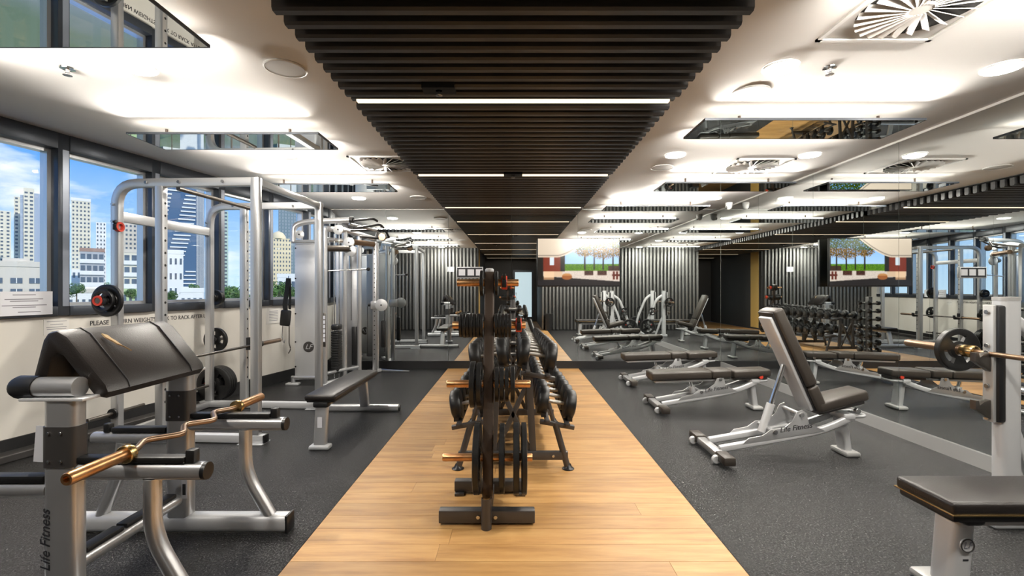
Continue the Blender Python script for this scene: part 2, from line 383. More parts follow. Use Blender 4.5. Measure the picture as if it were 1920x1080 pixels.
def speaker(x, y, label):
    r_ = thing('ceiling_speaker', label, 'speaker', (x, y, ZC), group='ceiling speakers')
    obj('rim', lathe(BM(), [(.122, -.001), (.125, -.007), (.116, -.011), (.112, -.006)], 'z', n=32), 'white_plastic', r_)
    obj('grille', disc(BM(), (0, 0, -.006), .113, .006, 'z', 32), 'grille', r_)
for x, y, l in ((-1.4, 2.87, 'round ceiling speaker left of the bulkhead, nearer the camera'), (-1.4, 6.9, 'round ceiling speaker left of the bulkhead, near the back mirror'), (1.64, 3.22, 'round ceiling speaker right of the bulkhead, nearer the camera'), (1.66, 5.2, 'round ceiling speaker right of the bulkhead, farther from the camera')): speaker(x, y, l)
for x, y, l in ((-2.74, 2.87, 'small chrome sprinkler in the left ceiling'), (1.94, 2.86, 'small chrome sprinkler in the right ceiling')):
    r_ = thing('sprinkler', l, 'sprinkler', (x, y, ZC), group='sprinklers in the plaster ceiling')
    obj('escutcheon', lathe(BM(), [(.04, -.001), (.038, -.008), (.014, -.012)], 'z', n=20), 'chrome', r_)
    h = lathe(BM(), [(.012, -.01), (.009, -.03), (.004, -.032), (.004, -.042), (.024, -.044), (.024, -.047), (0, -.048)], 'z', n=14)
    obj('sprinkler_head', h, 'bolt_steel', r_)
    obj('yoke', tube(BM(), [(-.012, 0, -.028), (-.016, 0, -.036), (0, 0, -.045), (.016, 0, -.036), (.012, 0, -.028)], .002, .004, 6, up=(0, 1, 0)), 'bolt_steel', r_)
def diffuser(x0, y0, label):
    s = .62; r_ = thing('air_diffuser', label, 'vent', (x0+s/2, y0+s/2, ZC), group='swirl diffusers')
    b = BM(); h = s/2
    for a in range(4):
        m_ = Matrix.Rotation(a*PI/2, 3, 'Z'); box(b, m_ @ Vector((0, h-.012, -.006)), (s, .024, .012) if a % 2 == 0 else (.024, s, .012))
    obj('frame', b, 'white_plastic', r_, flat=True)
    # face plate with a round opening
    b = BM(); n = 48; outer = []; inner = []
    for i in range(n):
        a = 2*PI*i/n; c_, s_ = math.cos(a), math.sin(a); k_ = (h-.03)/max(abs(c_), abs(s_))
        outer.append(b.verts.new((c_*k_, s_*k_, -.004))); inner.append(b.verts.new((c_*.262, s_*.262, -.004)))
    for i in range(n): j = (i+1) % n; b.faces.new((outer[i], outer[j], inner[j], inner[i]))
    obj('face_plate', b, 'diffuser_metal', r_, flat=True)
    obj('plenum', disc(BM(), (0, 0, -.0015), .265, .002, 'z', 40), 'diffuser_dark', r_)
    obj('hub', disc(BM(), (0, 0, -.012), .05, .012, 'z', 20), 'diffuser_metal', r_)
    vm = box(BM(), (.155, 0, -.012), (.215, .034, .0025), Matrix.Rotation(.62, 3, 'X')); vme = new_mesh('vane', vm, 'diffuser_metal', True)
    for i in range(24):
        o = obj('vane', vme, None, r_); o.rotation_euler = (0, 0, 2*PI*i/24)
diffuser(1.65, 1.93, 'square swirl air diffuser at the top right, nearest the camera')
diffuser(2.33, 4.85, 'square swirl air diffuser on the right ceiling, farther back')
diffuser(-1.70, 4.76, 'square swirl air diffuser left of the bulkhead, half hidden by slats')
def panel(xa, xb, ya, yb, rods, label):
    r_ = thing('hanging_mirror', label, 'hanging panel', ((xa+xb)/2, (ya+yb)/2, 2.60), group='mirror panels hung below the ceiling')
    w, h = (xb-xa)/2, (yb-ya)/2
    obj('mirror_face', bx(BM(), -w+.006, w-.006, -h+.006, h-.006, 0, .004), 'mirror', r_, flat=True)
    f = BM()
    for q in ((-w, w, -h, -h+.007), (-w, w, h-.007, h), (-w, -w+.007, -h+.007, h-.007), (w-.007, w, -h+.007, h-.007)): bx(f, q[0], q[1], q[2], q[3], -.001, .016)
    obj('frame', f, 'frame_dark', r_, flat=True)
    obj('tray', bx(BM(), -w+.008, w-.008, -h+.008, h-.008, .005, .014), 'white_plastic', r_, flat=True)
    for rx in rods: obj('rod', tube(BM(), [(rx-(xa+xb)/2, 0, .014), (rx-(xa+xb)/2, 0, ZC-2.60)], .011, n=10), 'tree_post', r_)
    for yy in (-h+.06, h-.06): obj('light_strip', bx(BM(), -w+.04, w-.04, yy-.01, yy+.01, .015, .022), 'led_strip', r_, flat=True)
    for sg in (-1, 1):
        l = bpy.data.lights.new('uplight_lamp', 'AREA'); l.shape = 'RECTANGLE'; l.size = 2*w-.1; l.size_y = .02; l.energy = UP_W/2; l.color = (1, .93, .84); l.spread = math.radians(75)
        lo = bpy.data.objects.new('uplight_lamp', l); COL.objects.link(lo); lo.parent = r_; lo.location = (0, sg*(h-.03), .030)
        lo.rotation_euler = Vector((0, sg*math.cos(.06), math.sin(.06))).to_track_quat('-Z', 'Y').to_euler()
panel(-3.12, -1.57, 2.0, 2.42, (-2.93, -1.88), 'mirror panel hung at the top left corner, nearest the camera')
panel(-3.12, -1.57, 3.76, 4.19, (-2.95, -1.90), 'mirror panel hung above the power rack')
panel(-3.02, -1.49, 5.58, 6.02, (-2.85, -1.75), 'mirror panel hung on the left nearest the cable machine')
panel(1.42, 3.06, 3.45, 3.89, (1.78, 2.87), 'wide mirror panel hung on the right, nearest the camera')
panel(1.80, 3.34, 5.5, 5.98, (2.12, 3.14), 'mirror panel hung on the right in the middle of the room')
panel(1.42, 2.98, 7.05, 7.48, (1.68, 2.76), 'mirror panel hung on the right close to the back mirror')
panel(1.42, 3.06, 1.5, 1.9, (1.78, 2.87), 'mirror panel hung on the right, overhead behind the frame edge')
sc_ = thing('security_camera', 'white dome security camera in the ceiling corner by the mirrors', 'camera', (3.40, 7.35, ZC))
obj('mount', disc(BM(), (0, 0, -.02), .055, .04, 'z', 24), 'white_plastic', sc_)
obj('dome', lathe(BM(), [(.05, -.04), (.05, -.06), (.042, -.09), (.022, -.108), (0, -.113)], 'z', n=24), 'white_plastic', sc_)
obj('lens', lathe(BM(), [(.026, -.006), (.026, .012), (.018, .02), (0, .022)], 'x', (-.045, 0, -.075), 16), 'black_plastic', sc_)

# ================================================================== WALL-MOUNTED: TV, framed panel
tv = thing('television', 'wide flat television showing a resort terrace, hung before the back mirror', 'television', (1.095, 7.80, 1.795))
obj('casing', bx(BM(), -.69, .69, -.01, .035, -.405, .405, .004), 'black_plastic', tv)
obj('bezel', bx(BM(), -.69, .69, -.018, -.009, -.405, .405, .003), 'black_plastic', tv)
obj('wall_bracket', bx(BM(), -.2, .2, .035, .125, -.2, .2, .004), 'black_plastic', tv)
def screen():
    nx, ny = 150, 84; b = BM(); vs_ = [[b.verts.new((-.68+1.36*i/nx, -.0185, -.385+.78*j/ny)) for j in range(ny+1)] for i in range(nx+1)]
    for i in range(nx):
        for j in range(ny): b.faces.new((vs_[i][j], vs_[i+1][j], vs_[i+1][j+1], vs_[i][j+1]))
    rnd = random.Random(3); nz = [[rnd.random() for _ in range(ny+1)] for _ in range(nx+1)]
    palms = [(.575, .76, .12), (.80, .80, .19), (1.0, .80, .16), (.69, .90, .13), (.92, .92, .14)]
    def colr(u, v, n):
        if v > .60+max(0, u-.24)**1.5*1.55 and u < .66:
            s = .72+.18*u+.1*v; c = (.86*s+.1, .80*s+.08, .72*s+.06)
            if abs(v-(.64+max(0, u-.24)**1.5*1.6)) < .012: c = (.55, .5, .45)
            return c
        for (a, b_, r_) in palms:
            d2 = ((u-a)/r_)**2+((v-b_)/(r_*1.15))**2
            if d2 < 1.0+.7*(n-.5) and n > .12: return ((.34+.2*n, .27+.12*n, .12) if v < b_ else (.17+.1*n, .25+.12*n, .08)) if n > .45 else (.09, .12, .04)
            if abs(u-a) < .009 and .34 < v < b_: return (.10, .07, .05)
        if u < .065 and v > .12: return (.10, .08, .06)
        if u < .275 and v > .30:
            if .145 < u < .20 and .43 < v < .63: return (.78, .82, .85)
            return (.42+.05*n, .17, .10)
        if .275 <= u < .33 and v > .30: return (.12, .12, .11)
        if v > .46: return (.52+.4*(.8-v), .72+.2*(.8-v), .95)
        if v > .31:
            if u > .86 and v < .42: return (.22, .14, .10)
            return (.18+.22*n, .36+.2*n, .06)
        if .07 < u < .20 and .12 < v < .31: return (.86, .72, .58) if v > .17 else (.62, .48, .36)
        if .20 <= u < .30 and .19 < v < .33: return (.80, .68, .56)
        if ((u-.355)/.065)**2+((v-.19)/.07)**2 < 1: return (.58, .34, .18) if v < .21 else (.72, .50, .30)
        for a in (.625, .785):
            if abs(u-a) < .055 and .22 < v < .36-.5*abs(u-a): return (.20, .10, .08) if n > .3 else (.35, .2, .15)
        if u > .91 and .13 < v < .30 and (abs(u-.93) < .012 or abs(u-.97) < .012 or abs(v-.22) < .02): return (.35, .14, .10)
        if v < .14+.12*(.55-u): return (.13, .115, .12)
        return (.74+.1*n, .68+.1*n, .64+.08*n)
    me = bpy.data.meshes.new('screen'); 
    b.verts.ensure_lookup_table(); b.to_mesh(me); b.free()
    ca = me.color_attributes.new('picture', 'FLOAT_COLOR', 'POINT')
    for i in range(nx+1):
        for j in range(ny+1):
            cs_ = [colr(min(1, max(0, i/nx+du)), min(1, max(0, j/ny+dv)), nz[i][j]) for du, dv in ((0, 0), (.004, 0), (-.004, 0), (0, .007), (0, -.007))]; c = [sum(q[w_] for q in cs_)/5 for w_ in range(3)]; ca.data[i*(ny+1)+j].color = (c[0]**2.2, c[1]**2.2, c[2]**2.2, 1)
    m = bpy.data.materials.new('screen_picture'); m.use_nodes = True; t = m.node_tree; p = t.nodes['Principled BSDF']
    p.inputs['Base Color'].default_value = (.01, .01, .01, 1); p.inputs['Roughness'].default_value = .15
    at = t.nodes.new('ShaderNodeAttribute'); at.attribute_name = 'picture'; t.links.new(at.outputs['Color'], p.inputs['Emission Color']); p.inputs['Emission Strength'].default_value = .7
    me.materials.append(m); o = bpy.data.objects.new('screen', me); COL.objects.link(o); o.parent = tv
screen()
fp = thing('framed_panel', 'small framed panel with white squares fixed to the back mirror', 'sign', (-.735, D-.03, 1.63))
obj('frame', bx(BM(), -.225, .225, 0, .03, -.095, .095, .004), 'silver_light', fp); obj('panel', bx(BM(), -.212, .212, -.003, .001, -.082, .082), 'ink', fp, flat=True)
for xx in (-.13, .02, .16): obj('white_card', bx(BM(), xx-.055, xx+.055, -.006, -.003, -.05, .055), 'paper', fp, flat=True)

# ================================================================== WEIGHT PLATES
def plate_bm(R, t, slots=3, n=48, hub=.026):
    rb = [hub, R*.28, R*.40, R*.70, R*.84, R*.97, R]; hz = [t/2, t/2, t*.30, t*.30, t*.5, t*.5, t*.40]
    b = BM()
    def is_slot(k, i):
        if not slots or k != 2: return False
        w = n//slots; return (i % w) < int(w*.58)
    F = [[b.verts.new((hz[k], r*math.cos(2*PI*i/n), r*math.sin(2*PI*i/n))) for i in range(n)] for k, r in enumerate(rb)]
    B = [[b.verts.new((-hz[k], r*math.cos(2*PI*i/n), r*math.sin(2*PI*i/n))) for i in range(n)] for k, r in enumerate(rb)]
    K = len(rb)
    for k in range(K-1):
        for i in range(n):
            j = (i+1) % n
            if is_slot(k, i):
                b.faces.new((F[k][i], F[k][j], B[k][j], B[k][i])); b.faces.new((F[k+1][j], F[k+1][i], B[k+1][i], B[k+1][j]))
                if not is_slot(k, (i-1) % n): b.faces.new((F[k][i], B[k][i], B[k+1][i], F[k+1][i]))
                if not is_slot(k, j): b.faces.new((F[k][j], F[k+1][j], B[k+1][j], B[k][j]))
                continue
            b.faces.new((F[k][i], F[k+1][i], F[k+1][j], F[k][j])); b.faces.new((B[k][j], B[k+1][j], B[k+1][i], B[k][i]))
    for i in range(n):
        j = (i+1) % n; b.faces.new((F[K-1][i], B[K-1][i], B[K-1][j], F[K-1][j])); b.faces.new((F[0][j], B[0][j], B[0][i], F[0][i]))
    return b
PM = {}
def plate(loc, R, t, axis, label, group, tilt=0.0, dot=False):
    key = (round(R, 3), round(t, 3))
    if key not in PM:
        PM[key] = (new_mesh('weight_plate', plate_bm(R, t, 3 if R > .09 else 0, 48 if R > .09 else 30), 'rubber_plate'),
                   new_mesh('hub_ring', lathe(BM(), [(.0255, -t/2-.001), (.036, -t/2-.001), (.036, t/2+.001), (.0255, t/2+.001), (.0255, -t/2-.001)], 'x', n=24), 'bolt_steel'),
                   new_mesh('badge', lathe(BM(), [(0, t/2+.002), (R*.07, t/2+.002), (R*.07, t*.3)], 'x', (0, R*.56, 0), 14), 'red'))
    o = obj('weight_plate', PM[key][0], None); tag(o, label, 'weight plate', group); o.location = loc
    o.rotation_euler = (tilt, 0, 0 if axis == 'x' else PI/2)
    obj('hub_ring', PM[key][1], None, o)
    if dot: c = obj('badge', PM[key][2], None, o)
    return o

# ================================================================== PLATE TREE (centre)
TX = -.15
t = thing('plate_tree', 'grey upright plate storage tree with copper pegs, centre of the timber strip', 'weight rack', (TX, 2.72, 0))
def tp(z): return 2.74+(z-.05)*.165         # the post leans back
obj('front_foot', bx(BM(), TX-.275, TX+.275, 2.66, 2.72, .012, .085, .006), 'grey_frame', t, True)
obj('rear_foot', bx(BM(), TX-.235, TX+.235, 3.06, 3.12, .02, .09, .006), 'grey_frame', t, True)
obj('spine', bx(BM(), TX-.028, TX+.028, 2.72, 3.06, .018, .075, .005), 'grey_frame', t, True)
obj('socket_tube', tube(BM(), [(TX, 2.625, 0), (TX, 2.625, .175)], .029, n=20), 'grey_frame', t, True)
obj('socket_lining', disc(BM(), (TX, 2.625, .176), .024, .006, 'z', 18), 'brass', t, True)
for xx in (TX-.2, TX+.2): obj('floor_tab', bx(BM(), xx-.03, xx+.03, 3.03, 3.15, .003, .02, .002), 'grey_frame', t, True)
obj('post', sweep(BM(), [(TX, tp(.07), .07), (TX, tp(1.455), 1.455)], rrect(.062, .06, .008), up=(0, 1, 0)), 'tree_post', t, True)
obj('post_cap', lathe(BM(), [(0, 0), (.026, 0), (.028, .004), (.028, .022), (.02, .03), (0, .032)], 'z', (TX, tp(1.455), 1.452), 20), 'silver_light', t, True)
for xx in (-.05, .05): obj('bolt', disc(BM(), (TX+xx, 2.657, .05), .011, .008, 'y', 12), 'bolt_steel', t, True)
obj('rear_brace', sweep(BM(), [(TX, 3.07, .07), (TX, tp(.95)+.03, .95)], rrect(.04, .04, .005), up=(0, 1, 0)), 'grey_frame', t, True)
pegs = [(.345, -.27, .265), (.77, -.255, .255), (1.125, -.228, .228), (1.39, -.205, .185)]
for z, a, b in pegs:
    obj('peg', lathe(BM(), [(0, a), (.021, a), (.023, a+.004), (.023, b-.004), (.021, b), (0, b)], 'x', (TX, tp(z), z), 20), 'copper', t, True)
def tree_plates(z, level, items, g='weight plates on the plate tree'):
    cnt = {}
    for off, R, th in items:
        side = 'left' if off < 0 else 'right'; cnt[side] = cnt.get(side, 0)+1
        pos = ['innermost', 'second', 'third', 'fourth', 'fifth', 'sixth', 'seventh'][cnt[side]-1]
        plate((TX+off, tp(z), z-(.003)), R, th, 'x', pos+' black plate from the post, '+side+' peg, '+level+' level of the plate tree', g, tilt=random.random()*2)
tree_plates(.345, 'bottom', [(-.062, .205, .036), (.085, .20, .030), (.168, .205, .034), (.215, .205, .030)])
tree_plates(.77, 'third', [(-.055, .135, .028), (-.095, .14, .03), (.052, .105, .022), (.082, .105, .022), (.112, .105, .022), (.148, .11, .026)])
tree_plates(1.125, 'second', [(-.045-.0215*i, .076 if i % 2 else .073, .018) for i in range(7)]+[(.045+.021*i, .074, .018) for i in range(5)])
tree_plates(1.39, 'top', [(-.048, .082, .02), (.046, .078, .018)])
def collar(loc, axis, label):
    o = thing('barbell_collar', label, 'collar', loc, 0 if axis == 'x' else PI/2, 'red barbell collars')
    obj('ring', lathe(BM(), [(.026, -.018), (.042, -.018), (.044, -.012), (.044, .012), (.042, .018), (.026, .018), (.026, -.018)], 'x', n=24), 'red', o)
    obj('lever', box(BM(), (0, -.035, .03), (.022, .03, .05), Matrix.Rotation(.5, 3, 'X'), .004), 'black_plastic', o)
    obj('lock_tab', bx(BM(), -.014, .014, -.052, -.03, -.03, .02, .003), 'black_plastic', o); return o
collar((TX+.185, tp(1.125), 1.125), 'x', 'red collar on the second level peg of the plate tree')
collar((TX+.095, tp(1.39), 1.39), 'x', 'red collar on the top peg of the plate tree')

# ================================================================== DUMBBELL RACK + DUMBBELLS
R0, R1 = 3.50, 5.95
rk = thing('dumbbell_rack', 'dark grey double-sided two-tier dumbbell rack behind the plate tree', 'dumbbell rack', (0, 4.7, 0))
for yy in (R0, (R0+R1)/2, R1):
    for s in (-1, 1):
        obj('leg', tube(BM(), [(s*.41, yy, .012), (s*.315, yy, .345)], .024, 0, 14, up=(0, 1, 0)), 'grey_frame', rk, True)
        obj('foot_pad', lathe(BM(), [(.045, 0), (.045, .008), (.03, .018), (.02, .04)], 'z', (s*.413, yy, 0), 20), 'black_plastic', rk, True)
    obj('cross_bar', bx(BM(), -.41, .41, yy-.02, yy+.02, .075, .135, .004), 'grey_frame', rk, True)
    for s in (-1, 1):
        obj('diagonal_strut', sweep(BM(), [(s*.14, yy+.03, .1), (-s*.10, yy+.03, .62)], rrect(.035, .035, .004), up=(0, 1, 0)), 'grey_frame', rk, True)
        obj('upright', sweep(BM(), [(s*.15, yy+.02, .12), (s*.12, yy+.02, .70)], rrect(.05, .04, .005), up=(0, 1, 0)), 'grey_frame', rk, True)
        obj('lower_bracket', box(BM(), (s*.33, yy, .335), (.26, .04, .03), Matrix.Rotation(s*.18, 3, 'Y'), .003), 'grey_frame', rk, True)
        obj('upper_bracket', box(BM(), (s*.185, yy, .70), (.26, .04, .03), Matrix.Rotation(s*.18, 3, 'Y'), .003), 'grey_frame', rk, True)
        for xx in (s*.3,): obj('bolt', disc(BM(), (xx, yy-.024, .105), .01, .008, 'y', 10), 'bolt_steel', rk, True)
for s in (-1, 1):
    for cx, cz in ((.33, .355), (.185, .72)):
        for dx in (-.075, .075):
            obj('shelf_rail', box(BM(), (s*(cx+dx), (R0+R1)/2, cz-dx*.18), (.035, R1-R0+.1, .02), None, .003), 'grey_frame', rk, True)
def dumbbell_proto(R, hl, gap):
    h = lathe(BM(), [(0, -hl/2), (R*.72, -hl/2), (R*.94, -hl/2+.010), (R, -hl/2+.022), (R, hl/2-.016), (R*.93, hl/2-.004), (R*.5, hl/2), (0, hl/2)], 'x', n=28)
    cap = lathe(BM(), [(R*.45, -hl/2-.0005), (R*.45, -hl/2-.003), (0, -hl/2-.003)], 'x', n=20)
    g = lathe(BM(), [(.012, -gap/2), (.0145, -gap/4), (.016, 0), (.0145, gap/4), (.012, gap/2)], 'x', n=16)
    return new_mesh('head', h, 'rubber_plate'), new_mesh('end_cap', cap, 'grey_frame'), new_mesh('handle', g, 'handle_grip')
DP = {}
def dumbbell(loc, R, hl, gap, label, group, tilt=0.0):
    key = (R, hl, gap)
    if key not in DP: DP[key] = dumbbell_proto(R, hl, gap)
    o = thing('dumbbell', label, 'dumbbell', loc, 0, group); o.rotation_euler = (0, tilt, 0)
    obj('handle', DP[key][2], None, o)
    for s in (-1, 1):
        hd = obj('head', DP[key][0], None, o); hd.location = (s*(gap/2+hl/2), 0, 0); hd.rotation_euler = (0, 0, 0 if s < 0 else PI)
        obj('end_cap', DP[key][1], None, hd)
    return o
sad = prism(BM(), [(-.075, -.014), (.075, -.014), (.075, .03), (.045, -.002), (-.045, -.002), (-.075, .03)], -.018, .018, 'yz'); sadm = new_mesh('saddle', sad, 'black_plastic', True)
for s, sn in ((-1, 'window side'), (1, 'bench side')):
    for (cx, cz, tier) in ((.33, .355, 'lower tier'), (.185, .72, 'upper tier')):
        for k in range(10):
            Rr = (.112, .108, .104, .10, .096, .092, .088, .084, .080, .076)[k]
            if tier == 'lower tier': Rr = round(Rr*1.0, 3)
            yy = 3.60+k*.245
            dumbbell((s*cx, yy, cz+.012+Rr), Rr, .085 if k < 5 else .075, .125, ORD[k]+' dumbbell from the camera on the '+tier+', '+sn+' of the rack', 'dumbbells on the two-tier rack', tilt=s*.16)
            for dx in (-.1, .1):
                o = obj('saddle', sadm, None, rk); o.location = (s*cx+dx, yy-4.7, cz+.024-(s*dx)*.17)
# vertical rack of small dumbbells by the back mirror
vt = thing('dumbbell_tower', 'slim upright rack of small dumbbells close to the back mirror', 'dumbbell rack', (0, 6.6, 0))
obj('base_plate', bx(BM(), -.2, .2, -.22, .22, 0, .02, .004), 'grey_frame', vt); obj('column', bx(BM(), -.035, .035, -.05, .05, .02, 1.2, .006), 'grey_frame', vt)
for i in range(7):
    for s in (-1, 1):
        z = .13+i*.155
        obj('cradle', bx(BM(), -.05, .05, s*.05, s*.19, z-.012, z+.0, .003), 'black_plastic', vt)
        Rr = (.062, .06, .057, .054, .05, .046, .042)[i]
        dumbbell((0, 6.6+s*.125, z+.016), Rr, .06, .12, ('near' if s < 0 else 'far')+' side small dumbbell on the '+ORD[i]+' cradle up the upright rack', 'small dumbbells on the upright rack')

# ================================================================== PREACHER CURL BENCH (left foreground)
pc = thing('preacher_bench', 'silver preacher curl bench with worn black arm pad, left foreground', 'weight bench', (-1.85, 2.27, 0))
YF = (1.93, 2.60)
for yy in YF:
    near = yy < 2.2
    obj('floor_bar', sweep(BM(), [(-2.42, yy, .055), (-1.25, yy, .055)], rrect(.09, .10, .035, 4), up=(0, 0, 1)), 'silver_light', pc, True)
    for xx in (-2.425, -1.245): obj('end_cap', box(BM(), (xx, yy, .055), (.018, .09, .10), None, .008), 'black_plastic', pc, True)
    obj('upright', sweep(BM(), [(-1.85, yy, .04), (-1.85, yy, .90)], rrect(.135, .075, .03, 5), up=(0, 1, 0)), 'silver', pc, True)
    obj('wear_sleeve', sweep(BM(), [(-1.85, yy, .625), (-1.85, yy, .79)], rrect(.142, .082, .03, 5), up=(0, 1, 0)), 'grey_frame', pc, True)
    # right arm (carries the bar)
    obj('bar_arm', sweep(BM(), [(-1.79, yy, .600), (-1.275, yy, .600)], rrect(.065, .072, .03, 5)), 'silver', pc, True)
    obj('arm_cap', disc(BM(), (-1.268, yy, .600), .036, .018, 'x', 24), 'black_plastic', pc, True)
    obj('arm_pad', bx(BM(), -1.785, -1.345, yy-.026, yy+.026, .636, .662, .006), 'rubber', pc, True)
    obj('bar_stop', bx(BM(), -1.345, -1.305, yy-.02, yy+.02, .634, .690, .008), 'rubber', pc, True)
    # left arm
    obj('bar_arm', sweep(BM(), [(-1.91, yy, .525), (-2.33, yy, .525)], rrect(.065, .06, .028, 5)), 'silver', pc, True)
    obj('arm_pad', bx(BM(), -2.22, -1.92, yy-.026, yy+.026, .555, .585, .006), 'rubber', pc, True)
    obj('bar_stop', bx(BM(), -2.27, -2.235, yy-.02, yy+.02, .553, .605, .008), 'rubber', pc, True)
    # bent legs
    obj('leg', sweep(BM(), [(-1.49, yy, .57), (-1.49, yy, .33), (-1.35, yy, .09)], circ(.033, 16), up=(0, 1, 0), r=.10), 'silver', pc, True)
    obj('leg', sweep(BM(), [(-2.17, yy, .50), (-2.19, yy, .33), (-2.29, yy, .09)], circ(.033, 16), up=(0, 1, 0), r=.10), 'silver', pc, True)
    # top tube across the upright with rubber end
    obj('top_flange', bx(BM(), -2.0, -1.74, yy-.045, yy+.045, .895, .907, .003), 'silver_light', pc, True)
    obj('top_tube', sweep(BM(), [(-1.985, yy, .945), (-1.79, yy, .945)], circ(.042, 20)), 'silver', pc, True)
    obj('tube_cap', lathe(BM(), [(.046, .10), (.048, .02), (.040, .003), (.02, -.004), (0, -.004)], 'x', (-2.055, yy, .945), 20), 'rubber', pc, True)
    for xx in (-1.88, -1.83):
        for z in (.765, .65): obj('bolt', disc(BM(), (xx, yy-.043, z), .006, .006, 'y', 10), 'bolt_steel', pc, True)
    obj('bolt', disc(BM(), (-1.915, yy, .18), .012, .012, 'x', 12), 'bolt_steel', pc, True)
obj('tie_beam', sweep(BM(), [(-1.85, 1.95, .19), (-1.85, 2.58, .19)], circ(.034, 16)), 'silver', pc, True)
for a, b in ((2.0, 2.19), (2.205, 2.37), (2.385, 2.53)): obj('step_pad', bx(BM(), -1.878, -1.822, a, b, .218, .242, .006), 'rubber', pc, True)
# arm pad: an inverted V cushion along Y
prof = [(-2.055, .945), (-2.005, 1.135), (-1.985, 1.165), (-1.945, 1.175), (-1.90, 1.15), (-1.735, .945), (-1.725, .915), (-1.745, .888), (-1.785, .895), (-1.92, 1.065), (-1.945, 1.075), (-1.965, 1.055), (-1.995, .93), (-2.02, .915), (-2.045, .92)]
prof = [(a+.02, b) for a, b in prof]
pb = prism(BM(), prof, 1.965, 2.585, 'xz', bev=.016); pad = obj('arm_cushion', pb, 'vinyl', pc, True)
for yy in (2.075, 2.475):
    q = [(a*1.0, b) for a, b in prof[:7]]; sb = BM()
    off = [(a+(.0015 if i > 2 else -.0015), b+.0015) for i, (a, b) in enumerate(q)]
    sweep(sb, [(a, yy, b) for a, b in off], [(-.003, -.0015), (.003, -.0015), (.003, .0025), (-.003, .0025)], up=(0, 1, 0)); s_ = obj('seam', sb, 'vinyl_edge', pad); s_.location = -pc.location
pb = BM(); c0 = Vector((-1.845, 2.13, 1.122)); tdir = Vector((.2, 0, -.2)).normalized(); sdir = Vector((0, 1, 0)); nrm = Vector((1, 0, 1)).normalized()
pts = [(-.035, -.012), (-.02, .008), (.0, .012), (.02, .022), (.05, .03), (.085, .052), (.06, .038), (.035, .012), (.015, .004), (-.01, -.012)]
vv = [pb.verts.new(c0+tdir*a+sdir*b+nrm*.0045) for a, b in pts]; pb.faces.new(vv); vv2 = [pb.verts.new(v.co-nrm*.006) for v in vv]
for i in range(len(vv)): pb.faces.new((vv[i], vv2[i], vv2[(i+1) % len(vv)], vv[(i+1) % len(vv)]))
s_ = obj('torn_patch', pb, 'tan_tear', pad, flat=True); s_.location = -pc.location
for a in (-.02, .5): obj('pad_bracket', bx(BM(), -1.93, -1.76, 2.1+a*.8, 2.14+a*.8, .93, 1.0, .004), 'grey_frame', pc, True)
lt = text('lettering', 'Life Fitness', .056, (-1.9185+1.85, 1.93-2.27+.0, .34), (PI/2, -PI/2, 0), 'ink', pc, shear=.35, ext=.001, align='CENTER'); lt.location = (-.045, 1.93-2.27-.0385, .33)
sk = obj('sticker', bx(BM(), -1.82, -1.79, 2.5615, 2.563, .20, .30), 'paper', pc, True, True)
obj('sticker_mark', bx(BM(), -1.814, -1.797, 2.560, 2.5615, .22, .28), 'ink', pc, True, True)
obj('instruction_card', box(BM(), (-1.965, 1.955, .70), (.075, .004, .15), Matrix.Rotation(.08, 3, 'Y')), 'paper', pc, True, True)
# EZ curl bar resting on the two right arms
ez = thing('curl_bar', 'bent copper-coloured curl bar resting across the preacher bench arms', 'barbell', (-1.58, 2.29, .676))
zz = [(0, -.40, 0), (0, -.335, 0), (-.045, -.235, .008), (.045, -.115, -.002), (-.035, 0, .008), (.045, .115, -.002), (-.045, .235, .008), (0, .335, 0), (0, .40, 0)]
obj('bent_shaft', sweep(BM(), [(a, b, c) for a, b, c in zz], circ(.0135, 14), r=.035), 'bar_brown', ez)
for s in (-1, 1):
    sl_ = obj('sleeve', lathe(BM(), [(.012, s*.385), (.024, s*.385), (.0245, s*.39), (.0245, s*.632), (.021, s*.64), (.013, s*.64), (.013, s*.625), (0, s*.625)], 'y', n=24), 'copper', ez)
    obj('collar_ring', lathe(BM(), [(.014, s*.365), (.036, s*.368), (.038, s*.375), (.038, s*.392), (.034, s*.398), (.024, s*.398)], 'y', n=24), 'brass', sl_)

